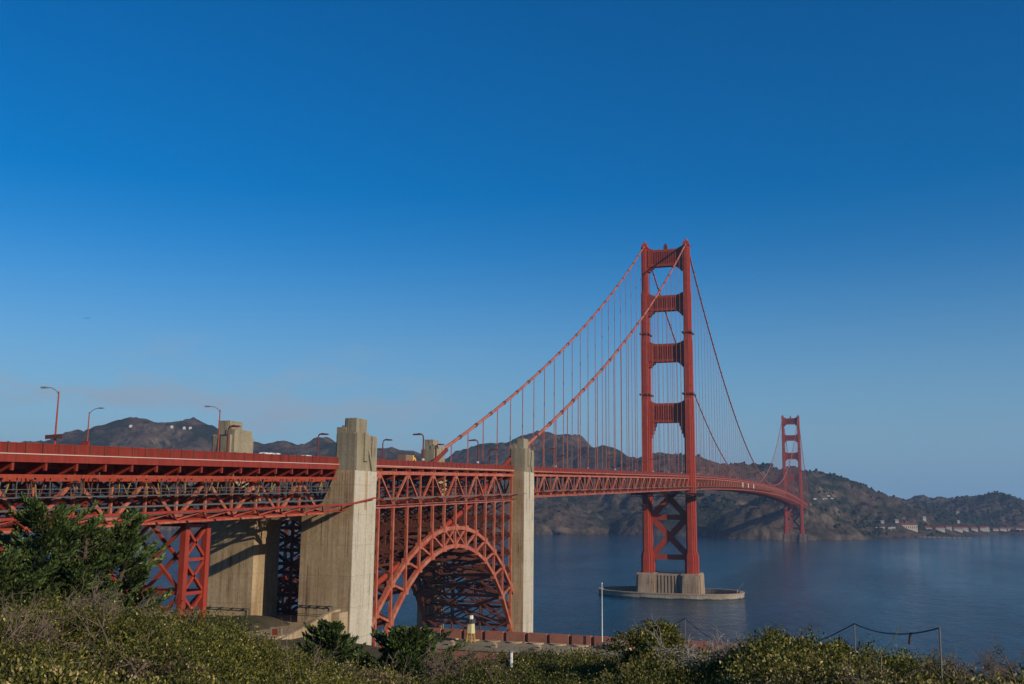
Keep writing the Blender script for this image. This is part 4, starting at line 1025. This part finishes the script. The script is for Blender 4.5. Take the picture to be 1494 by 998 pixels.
sw = [land_hit(p, 776.5, .8)[:2] for p in range(1375, 1500, 12)]
for p, q in zip(sw[:-1], sw[1:]): b.bar((p[0]*.997+CAM[0]*.003, p[1]*.997+CAM[1]*.003, 1.2), (q[0]*.997+CAM[0]*.003, q[1]*.997+CAM[1]*.003, 1.2), 2.5, 3.2)
tag(b.build('sea_wall', M_CONCTOP), 'long grey sea wall in front of the red roofed houses', 'sea wall')
def boat(x, y, label):
    o = empty('motor_boat', (x, y, 0)); tag(o, label, 'boat')
    MB().prism([(-5, -1.3), (3, -1.5), (6, 0), (3, 1.5), (-5, 1.3)], -.5, 1.4, 1.08).build('hull', M_WHITE, o)
    MB().box(-3, 1.5, -1, 1, 1.4, 3.1).build('cabin', M_WHITE, o)
boat(-104, 1530, 'tiny white boat on the water left of the far tower')
boat(-396, 1640, 'tiny white boat shape standing in for a breaking wave left of the near tower')  # boat shape in place of a white streak of breaking wave
for i, px in enumerate((1189, 1201, 1205, 1209, 1214)):
    x, y, z = land_hit(px, 729.5)
    o = empty('parked_van', (x, y, z+.2), .2 if i else .5)
    tag(o, 'tiny white van parked in the row on the hill right of the far tower', 'van', 'vans parked on the far hill')
    MB().extr([(-3.2, .4), (3.2, .4), (3.2, 1.4), (2, 3.0), (-3.2, 3.0)], 1, -1.1, 1.1).build('body', M_WHITE, o); MB().box(-2, 1.6, -1.12, 1.12, 1.7, 2.5).build('window', M_WINDOW, o)
for px, py, w in ((190, 622.5, 8), (250, 624.5, 7), (268, 626, 8), (277, 626, 6)):
    x, y, z = land_hit(px, py, 20, 2200, 3600)
    o = empty('hilltop_hut', (x, y, z), -.6); tag(o, 'tiny white hut high on the hill at the left of the picture', 'hut', 'white huts on the left hill')
    MB().box(-w/2, w/2, -4, 4, -3, 3.0).build('wall', M_WALLW, o); MB().extr([(-4.4, 3.0), (4.4, 3.0), (0, 4.3)], 0, -w/2-.4, w/2+.4).build('roof', M_WHITE, o)

# tree clumps on the far ridge (countable) and the far woods (mass)
ico_v = []; 
def ico():
    t = (1+5**.5)/2; v = np.array([(-1, t, 0), (1, t, 0), (-1, -t, 0), (1, -t, 0), (0, -1, t), (0, 1, t), (0, -1, -t), (0, 1, -t), (t, 0, -1), (t, 0, 1), (-t, 0, -1), (-t, 0, 1)], float)
    v /= np.linalg.norm(v[0])
    f = [(0, 11, 5), (0, 5, 1), (0, 1, 7), (0, 7, 10), (0, 10, 11), (1, 5, 9), (5, 11, 4), (11, 10, 2), (10, 7, 6), (7, 1, 8), (3, 9, 4), (3, 4, 2), (3, 2, 6), (3, 6, 8), (3, 8, 9), (4, 9, 5), (2, 4, 11), (6, 2, 10), (8, 6, 7), (9, 8, 1)]
    v = list(map(tuple, v)); mid = {}; nf = []
    def mp_(a, b):
        k = (min(a, b), max(a, b))
        if k not in mid:
            p = (np.array(v[a])+np.array(v[b]))/2; p /= np.linalg.norm(p); mid[k] = len(v); v.append(tuple(p))
        return mid[k]
    for a, b, c in f:
        x, y, z = mp_(a, b), mp_(b, c), mp_(c, a); nf += [(a, x, z), (b, y, x), (c, z, y), (x, y, z)]
    return np.array(v), np.array(nf)
IV, IF = ico()
def blobs(centers, radii, r, flat=.8):
    n = len(centers); v = IV[None]*radii[:, None, None]*np.array([1, 1, flat])*(1+.45*(r.random((n, len(IV), 1))-.5))+centers[:, None]
    f = (IF[None]+(np.arange(n)*len(IV))[:, None, None]).reshape(-1, 3)
    return v.reshape(-1, 3), f
r = np.random.default_rng(21)
for i, (x, y, w, lab) in enumerate(((-455, 1985, 24, 'dark tree clump on the ridge left of the near tower'), (-421, 1990, 18, 'small dark tree clump on the ridge just left of the near tower leg'), (-383, 1997, 24, 'dark tree clump on the skyline inside the near tower portal'), (-185, 2028, 20, 'dark tree clump on the skyline between the towers, nearer the near tower'), (-141, 2032, 24, 'large round dark tree clump on the skyline between the towers'), (-104, 2036, 16, 'low dark tree clump on the skyline left of the far tower'), (-40, 2040, 14, 'low dark tree clump on the skyline close left of the far tower'))):
    z = float(hill_h(np.array([[x]]), np.array([[y]]))[0, 0])
    o = empty('tree_clump', (x, y, z)); tag(o, lab, 'trees', 'tree clumps on the far ridge')
    k = 16; c = np.stack([r.normal(0, w*.42, k), r.normal(0, w*.3, k), r.uniform(2, w*.36, k)], -1)
    v, f = blobs(c, r.uniform(.16, .3, k)*w, r); mesh_np('crown', v, f, M_TREEFAR, o)
    b = MB()
    for q in range(5): b.tube([(c[q, 0], c[q, 1], -3), (c[q, 0], c[q, 1], c[q, 2])], .5, 5)
    b.build('trunk', M_BARK, o)
# far woods
n = 120000; px_ = r.uniform(-700, 900, n); py_ = r.uniform(1500, 3300, n); hz = hill_h(px_[None], py_[None])[0]
P = {k: np.array(v[0]) for k, v in RIDGES.items()}
def near(k):
    a = P[k]; return np.min(np.hypot(px_[:, None]-a[None, :, 0], py_[:, None]-a[None, :, 1]), 1)
dn = fbm(px_/110, py_/110, 4)
pr_ = np.where(near('forest') < 260, .9, 0)
pr_ = np.maximum(pr_, np.where(near('valley') < 200, np.clip((dn-.40)*8, 0, 1), 0))
pr_ = np.maximum(pr_, np.where((near('eastslope') < 380) & (hz < 110), np.clip((dn-.50)*6, 0, 1), 0))
pr_ = np.maximum(pr_, np.clip((dn-.60)*8, 0, .25))
sel = (hz > 4) & (r.random(n) < pr_*.33)
c = np.stack([px_, py_, hz], -1)[sel]; rad = r.uniform(1.6, 4.0, len(c)); c[:, 2] += rad*.55
v, f = blobs(c, rad, r, .95)
tag(mesh_np('far_woods', v, f, M_TREEFAR), 'dark woods and scrub covering the far headland slopes', 'woods', None, 'stuff')

# ------------------------------------------------------------------ bird
o = empty('bird', (35.0, -562.8, 72.3), .6); tag(o, 'small dark bird gliding in the blue sky at the left', 'bird')
b = MB(); o.scale = (.7, .7, .7); b.v = [(0, .32, 0), (.07, 0, .05), (0, -.36, 0), (-.07, 0, .05), (0, .02, -.05), (.55, .05, .14), (.6, -.08, .13), (-.55, .05, -.10), (-.6, -.08, -.10), (.07, .14, .02), (-.07, .14, .02), (.06, -.14, .02), (-.06, -.14, .02)]
b.f = [(0, 1, 4), (1, 2, 4), (2, 3, 4), (3, 0, 4), (0, 3, 1), (1, 3, 2), (9, 5, 6, 11), (10, 12, 8, 7)]
b.build('body', M_DARK, o)

# ------------------------------------------------------------------ vegetation
def unit(a): return a/np.maximum(np.linalg.norm(a, axis=-1, keepdims=True), 1e-9)
def leafquads(Pn, D, Ln, Wd, Cl, r):
    side = unit(np.cross(D, unit(r.normal(size=D.shape))))
    up = np.cross(side, D)*(Ln*.12)[:, None]
    v = np.stack([Pn, Pn+D*(Ln*.5)[:, None]+side*(Wd*.5)[:, None]+up, Pn+D*Ln[:, None], Pn+D*(Ln*.5)[:, None]-side*(Wd*.5)[:, None]+up], 1).reshape(-1, 3)
    f = np.arange(len(v)).reshape(-1, 4); return v, f, np.repeat(Cl, 4, 0)
def palette(n, r, cols, w):
    k = r.choice(len(cols), n, p=np.array(w)/sum(w)); c = np.array(cols)[k]; return c*(1+r.normal(0, .18, (n, 1))).clip(.5, 1.6)
DRY = [(0.12, 0.085, 0.045), (0.085, 0.06, 0.032), (0.16, 0.125, 0.065), (0.05, 0.045, 0.02), (0.34, 0.27, 0.16)]
GREY = [(0.085, 0.08, 0.03), (0.06, 0.062, 0.024), (0.12, 0.105, 0.045), (0.035, 0.037, 0.014), (0.36, 0.29, 0.16)]
GREEN = [(0.064, 0.074, 0.012), (0.112, 0.112, 0.017), (0.172, 0.152, 0.026), (0.026, 0.033, 0.009), (0.40, 0.31, 0.13)]
def bush_leaves(cent, rad, cnt, ln, r, w=(3, 4, 3, 2, 2.0), cols=GREEN):
    n = len(cent); out = []
    ids = np.repeat(np.arange(n), cnt); N_ = len(ids)
    d = unit(r.normal(size=(N_, 3))); d[:, 2] = np.abs(d[:, 2])*1.0-.12
    # clumpy twigs: leaves gather around a number of shoots
    ns = 34; sh_d = unit(r.normal(size=(n, ns, 3))); sh_d[..., 2] = np.abs(sh_d[..., 2])-.1; sh_l = r.uniform(.62, 1.12, (n, ns))
    q = r.integers(0, ns, N_); sd = sh_d[ids, q]; sl = sh_l[ids, q]
    base = sd*(sl*r.uniform(.45, 1.0, N_)**.6)[:, None]+r.normal(0, .11, (N_, 3))
    pos = cent[ids]+base*rad[ids][:, None]*np.array([1, 1, .85])
    D = unit(sd*1.0+np.array([0, 0, .35])+r.normal(0, .7, (N_, 3)))
    L_ = ln[ids]*r.uniform(.7, 1.4, N_)
    C_ = palette(N_, r, cols, w)*(r.uniform(.75, 1.25, (n, 1))[ids])*(1+.5*(r.random((n, ns, 1))[ids, q]-.5))
    tip = (np.linalg.norm(base, axis=1) < .72); C_[tip & (C_[:, 0] > .2)] *= .35      # flower heads only at shoot tips
    return leafquads(pos, D, L_, L_*.55, C_, r)

r = np.random.default_rng(5)
cr = CR
def crest_h(a): return np.interp(a, cr[:, 0], cr[:, 1])
def at_cam(a, h): return CAM[0]+np.sin(a)*h, CAM[1]+np.cos(a)*h
cents, rads, cnts, lens = [], [], [], []
DEADL = [(-.735, 14.3, 1.5), (-.70, 16.5, 1.6), (-.66, 17.0, 1.2)]
tries = 0
for a in np.arange(-.98, .30, .0195):
    ch = crest_h(a); h = 6.8
    while h < ch+(6.5 if -.62 < a < -.20 else 2.4):
        aa = a+r.normal(0, .012); hh = h+r.normal(0, .18)
        rad = r.uniform(.38, .62)*(1+.018*(hh-8))
        x, y = at_cam(aa, hh); cents.append((x, y, 0)); rads.append(rad)
        ln = .025+.0009*hh; lens.append(ln); cnts.append(int(1550*(rad/.5)**2*(.034/ln)**1.5*(.8+.4*r.random())))
        h += .62+.034*(h-6)
cents = np.array(cents); cents[:, 2] = ground_z(cents[:, 0], cents[:, 1])+.10+.55*(fbm(cents[:, 0]/1.5, cents[:, 1]/1.5, 3)-.5)
rads = np.array(rads); cnts = np.array(cnts); lens = np.array(lens)
ang = np.arctan2(cents[:, 0]-CAM[0], cents[:, 1]-CAM[1]); dist = np.hypot(cents[:, 0]-CAM[0], cents[:, 1]-CAM[1])
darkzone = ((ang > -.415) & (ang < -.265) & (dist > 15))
dead_m = np.zeros(len(cents), bool)
for a_, h_, s_ in DEADL:
    x, y = at_cam(a_, h_); dead_m |= np.hypot(cents[:, 0]-x, cents[:, 1]-y) < s_*.35
print('bushes', len(cents), 'leaves', cnts.sum())
lt = (~darkzone) & (~dead_m)
pn = fbm(cents[:, 0]/1.9+3, cents[:, 1]/1.9, 3); pm = fbm(cents[:, 0]/2.6+11, cents[:, 1]/2.6+5, 3)
parts_ = []
for sel_, cols_, w_ in ((lt & (pn >= .32) & (pm < .56), GREEN, (3, 4, 3, 2.5, .55)), (lt & (pn >= .32) & (pm >= .56), GREEN, (2, 4, 5, 1.5, 2.6)), (lt & (pn < .32) & (pm < .5), DRY, (3, 3, 2, 3, 1.2)), (lt & (pn < .32) & (pm >= .5), GREY, (3, 3, 3, 2, 1.2))):
    if sel_.any(): parts_.append(bush_leaves(cents[sel_], rads[sel_], (cnts[sel_]*(.55 if cols_ is DRY else 1)).astype(int), lens[sel_]*r.uniform(.75, 1.3), r, w_, cols_))
v1 = np.concatenate([p[0] for p in parts_]); o_ = np.cumsum([0]+[len(p[0]) for p in parts_[:-1]])
f1 = np.concatenate([p[1]+q for p, q in zip(parts_, o_)]); c1 = np.concatenate([p[2] for p in parts_])
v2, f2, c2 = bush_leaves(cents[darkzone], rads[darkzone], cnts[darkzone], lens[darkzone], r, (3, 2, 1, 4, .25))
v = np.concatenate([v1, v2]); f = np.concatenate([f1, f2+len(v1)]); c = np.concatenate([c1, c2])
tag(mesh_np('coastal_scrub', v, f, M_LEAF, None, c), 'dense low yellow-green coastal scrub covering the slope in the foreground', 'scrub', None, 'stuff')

def twig_bush(name, loc, size, nstem, label, matl, seed, cat='dead shrub', spread=1.0, r0=.012):
    rr = random.Random(seed); b = MB()
    def grow(p, d, l, rad, lev):
        pts = [p]; q = Vector(p); dd = Vector(d)
        for k in range(3):
            dd = (dd+Vector((rr.gauss(0, .28), rr.gauss(0, .28), rr.gauss(0.02, .22)))).normalized(); q = q+dd*l/3; pts.append(q.copy())
        b.tube(pts, rad, 4, rad*.6, False)
        if lev > 0:
            for k in range(rr.choice((2, 3, 3))):
                nd = (dd+Vector((rr.gauss(0, .6), rr.gauss(0, .6), rr.gauss(.05, .45)))).normalized(); grow(pts[rr.choice((1, 2, 3))], nd, l*rr.uniform(.55, .85), rad*.62, lev-1)
    for i in range(nstem):
        a = rr.uniform(0, 6.283); e = rr.uniform(.0, 1.0)
        grow(Vector((rr.gauss(0, size*.55*spread), rr.gauss(0, size*.55*spread), rr.uniform(0, .25)*size)), Vector((math.cos(a)*math.cos(e), math.sin(a)*math.cos(e), math.sin(e))), size*rr.uniform(.3, .5), r0, 3)
    o = b.build(name, matl, loc=loc); tag(o, label, cat); return o
def gpos(a, h, dz=0):
    x, y = at_cam(a, h); return (x, y, float(ground_z(np.array(x), np.array(y)))+dz)
twig_bush('dead_shrub', gpos(-.735, 14.3, .1), 1.0, 34, 'tangled grey-brown dead shrub at the lower left under the cypresses', M_TWIG, 1)
twig_bush('dead_shrub', gpos(-.70, 16.5, .15), 0.9, 30, 'brown leafless shrub behind the tangled dead shrub, right below the cypress trees', M_TWIG, 2)
twig_bush('dead_shrub', gpos(-.66, 17.0, .1), 0.6, 18, 'small brown dry shrub left of the red viaduct legs', M_TWIG, 3)
twig_bush('dead_shrub', gpos(-.372, 25.0, .25), 1.0, 34, 'tangle of tan bare branches in the dark scrub below the lighthouse', M_TWIG, 4, r0=.02)
twig_bush('bare_shrub', gpos(-.123, 16.6, .35), 0.75, 40, 'pale grey bare shrub right of the brick fort, against the water', M_TWIGGREY, 5, r0=.011)
twig_bush('bare_shrub', gpos(.108, 13.2, .25), 0.55, 26, 'thin brown bare shrub at the lower right corner', M_TWIG, 6, r0=.009)
# dry stems poking through the scrub
rr_ = random.Random(77); tb = MB()
def sprig(p, d, l, rad, lev):
    pts = [p]; q = Vector(p); dd = Vector(d)
    for k in range(3):
        dd = (dd+Vector((rr_.gauss(0, .3), rr_.gauss(0, .3), rr_.gauss(0, .2)))).normalized(); q = q+dd*l/3; pts.append(q.copy())
    tb.tube(pts, rad, 4, rad*.6, False)
    if lev:
        for k in range(3): sprig(pts[rr_.choice((1, 2, 3))], (dd+Vector((rr_.gauss(0, .6), rr_.gauss(0, .6), rr_.gauss(.05, .4)))).normalized(), l*rr_.uniform(.5, .85), rad*.62, lev-1)
for k in rr_.sample(range(len(cents)), 60):
    if pn[k] > .5 and rr_.random() < .6: continue
    for q in range(rr_.choice((2, 3, 5))):
        a_ = rr_.uniform(0, 6.283); e_ = rr_.uniform(.2, 1.3); p_ = Vector(cents[k])+Vector((rr_.gauss(0, .2), rr_.gauss(0, .2), rads[k]*.55))
        sprig(p_, Vector((math.cos(a_)*math.cos(e_), math.sin(a_)*math.cos(e_), math.sin(e_))), rr_.uniform(.2, .42), .008, 2)
tag(tb.build('dry_brush', M_TWIG), 'scattered dry brown stems poking out of the foreground scrub', 'dry brush', None, 'stuff')
def leafy(name, a, h, rad, label, seed, cnt=7000, w=(3, 4, 3, 2, .8), n=7, tall=1.0):
    x, y, z = gpos(a, h); rr = np.random.default_rng(seed)
    o = empty(name, (x, y, z)); tag(o, label, 'shrub')
    c = np.stack([rr.normal(0, rad*.45, n), rr.normal(0, rad*.45, n), rr.uniform(.3, .8, n)*rad*tall], -1); rs = rr.uniform(.4, .6, n)*rad
    v, f, cc = bush_leaves(c, rs, np.full(n, cnt//n), np.full(n, .026+.0011*h), rr, w)
    mesh_np('foliage', v, f, M_LEAF, o, cc)
    b = MB()
    for k in range(n): b.tube([(0, 0, -.1), tuple(c[k]*.5+np.array([0, 0, .05])), tuple(c[k])], .03, 5, .012)
    b.build('stem', M_BARK, o)
leafy('green_shrub', -.196, 21.5, .8, 'rounded dark green shrub sticking up below the near tower pier', 31, 11000, (3, 4, 2, 3, .2), 9, 1.15)
leafy('green_shrub', -.248, 24.0, .8, 'dark green shrub left of the flagpole foot', 32, 7000, (3, 3, 1.5, 3, .2))
leafy('green_shrub', -.072, 15.2, .55, 'upright leafy shrub right of the pale grey bare shrub', 33, 7000, (2, 4, 4, 1, .8), 7, 1.1)
leafy('green_shrub', -.105, 15.4, .42, 'small leafy shrub beside the pale grey bare shrub', 34, 4000)
leafy('green_shrub', -.035, 15.6, .38, 'thin sprig of shrub poking up on the right hand slope', 35, 1800, (3, 3, 2, 2, 1), 3, 1.8)

CYP = [(0.05, 0.083, 0.021), (0.085, 0.125, 0.03), (0.022, 0.037, 0.012), (0.145, 0.17, 0.042)]
def cypress(loc, h, spread, label, seed, nb=70, q=260, lean=0.0, crown0=.05, rz=0):
    rr = np.random.default_rng(seed); o = empty('cypress_tree', loc, rz); tag(o, label, 'cypress tree', 'cypress trees on the bluff')
    tp = [(0, 0, -1.0)]
    for k in range(1, 9): t = k/8; tp.append((lean*h*t*t+rr.normal(0, .05), rr.normal(0, .05), h*t*.93))
    MB().tube(tp, .035*h, 8, .012*h/2).build('trunk', M_BARK, o)
    tpa = np.array(tp); Pn, D, Ln, Cl = [], [], [], []; lb = MB()
    for i in range(nb):
        t = crown0+(1-crown0)*((i+rr.random())/nb); z = h*t*.93; a = rr.uniform(0, 6.283)
        org = np.array([np.interp(z, tpa[:, 2], tpa[:, 0]), np.interp(z, tpa[:, 2], tpa[:, 1]), z])
        l = spread*(.16+.95*(1-t)**.62)*rr.uniform(.45, 1.25)
        d = np.array([math.cos(a), math.sin(a), rr.uniform(.0, .32)+t*.45]); d /= np.linalg.norm(d)
        sd = np.array([-math.sin(a), math.cos(a), 0]); e = org+d*l
        lb.tube([org, org+d*l*.5+np.array([0, 0, -.05*l]), e], .011*h*(1-t)+.012, 5, .008)
        tint = rr.uniform(.7, 1.35)
        # the limb carries several flat plumes, each a fan of fine sprays
        for j in range(7):
            u0 = (.22, .4, .55, .68, .8, .9, 1.0)[j]; sg = (-1, 1)[j % 2]
            p0 = org+d*l*u0+np.array([0, 0, -.05*l*math.sin(u0*3.1)]); pl = l*(.52-.28*u0)*rr.uniform(.7, 1.3)+.16
            pd = d*.8+sd*sg*rr.uniform(.35, 1.0)*(1.15-u0)+np.array([0, 0, rr.uniform(-.05, .3)]); pd /= np.linalg.norm(pd)
            ps = np.cross(pd, [0, 0, 1.]); ps /= np.linalg.norm(ps); n_ = int(q*pl/1.0*.16)+6
            u = rr.random(n_)**.8; w_ = rr.normal(0, 1, n_)*.20*pl*(1.15-u)
            p = p0+pd*(pl*u)[:, None]+ps*w_[:, None]+np.array([0, 0, 1.])*(rr.normal(0, .035, n_)+.10*pl*u*u)[:, None]
            dd = unit(pd+ps*(w_/pl*2.4)[:, None]+np.array([0, 0, .25])+rr.normal(0, .25, (n_, 3)))
            Pn.append(p); D.append(dd); Ln.append(rr.uniform(.11, .26, n_)*(.75+.05*h)); Cl.append(palette(n_, rr, CYP, (4, 4, 3, 1.6))*tint*rr.uniform(.8, 1.25))
    Pn = np.concatenate(Pn); D = np.concatenate(D); Ln = np.concatenate(Ln); Cl = np.concatenate(Cl)
    v, f, c = leafquads(Pn, D, Ln, Ln*.34, Cl, rr)
    mesh_np('foliage', v, f, M_NEEDLE, o, c); lb.build('limb', M_BARK, o)
    return o
def cyp(a_px, h, ztop, ang, *args, **kw):
    x, y = at_cam(ang, h); z = float(ground_z(np.array(x), np.array(y))); return cypress((x, y, z), ztop-z, *args, **kw)
cyp(0, 54, 52.2, -.750, 3.3, 'tall dark cypress at the left edge in front of the viaduct', 41, 85, 330, lean=.04)
cyp(0, 55, 51.5, -.716, 3.0, 'dark cypress standing in the middle of the left group', 42, 80, 330, lean=.03)
cyp(0, 56, 52.0, -.684, 2.3, 'dark cypress at the right of the left group, touching the red viaduct legs', 43, 85, 330, lean=.05)
cyp(0, 52, 49.6, -.785, 3.4, 'shorter dark cypress cut by the left edge of the picture', 44, 75, 330)
cyp(0, 75, 44.2, -.494, 2.9, 'small bushy cypress in front of the pale foot of the nearest pylon', 45, 150, 420, crown0=.0)
cyp(0, 58, 45.4, -.420, 3.7, 'dark bushy conifer at the right foot of the nearest pylon', 46, 170, 420, crown0=.0)

# ------------------------------------------------------------------ rope fence, marker post
fence = empty('rope_fence', (114.5, -637, 48)); tag(fence, 'slack dark cable strung between thin metal posts along the bluff edge', 'fence')
FB = Vector((114.5, -637, 48))
tops = [(110.8, -628.8, 49.62), (114.5, -637.0, 50.47), (115.42, -640.0, 50.76)]
for p in tops:
    zg = float(ground_z(np.array(p[0]), np.array(p[1])))-.2
    MB().tube([Vector((p[0]-.01, p[1], zg))-FB, Vector(p)-FB], .010, 6).build('post', M_POST, fence)
b = MB()
ends = [(108.4, -628.0, 48.6)]+tops
for p, q, sag in zip(ends[:-1], ends[1:], (.12, .55, .10)):
    p, q = Vector(p), Vector(q); pts = [p.lerp(q, t)-Vector((0, 0, sag*4*t*(1-t)))-FB for t in np.linspace(0, 1, 13)]
    b.tube(pts, .009, 5)
p = Vector(tops[2]).lerp(Vector(tops[1]), .28)-Vector((0, 0, .07)); b.tube([p-FB, p+Vector((-.02, 0, -.05))-FB, p+Vector((-.03, 0, -.14))-FB], .016, 5)
b.build('cable', M_DARK, fence)
mk = empty('marker_post', (105.1, -624.1, 47.2)); tag(mk, 'short white marker post in the dark scrub below the fort', 'post')
MB().tube([(0, 0, -.6), (0, 0, .8)], .05, 8).build('post', M_WHITE, mk); MB().tube([(0, 0, .8), (0, 0, .84)], .06, 8).build('cap', M_GREY, mk)
x, y, z = gpos(.085, 9.6)
cu = MB().bar((x-1.0, y+.35, z+.42), (x+1.6, y-.25, z+.40), .22, .16); tag(cu.build('concrete_kerb', M_CONCTOP), 'low grey kerb half hidden in the scrub at the lower right', 'kerb')

# ------------------------------------------------------------------ haze
hz = MB().box(-9500, 9500, -3200, 9500, -14, 340); o = hz.build('haze', None) if False else None
me = bpy.data.meshes.new('haze'); me.from_pydata(hz.v, [], hz.f)
hm = bpy.data.materials.new('haze_air'); hm.use_nodes = True; nt = hm.node_tree; nt.nodes.clear()
pv = nt.nodes.new('ShaderNodeVolumePrincipled'); pv.inputs['Density'].default_value = 0.65e-4
pv.inputs['Color'].default_value = (0.46, 0.68, 1.0, 1); pv.inputs['Anisotropy'].default_value = 0.15
ou = nt.nodes.new('ShaderNodeOutputMaterial'); nt.links.new(pv.outputs[0], ou.inputs['Volume'])
me.materials.append(hm); o = bpy.data.objects.new('haze', me); COL.objects.link(o); tag(o, kind='stuff')

for o in COL.objects:
    if o.parent is None and o.get('category') and not o.get('kind'): o['kind'] = 'thing'
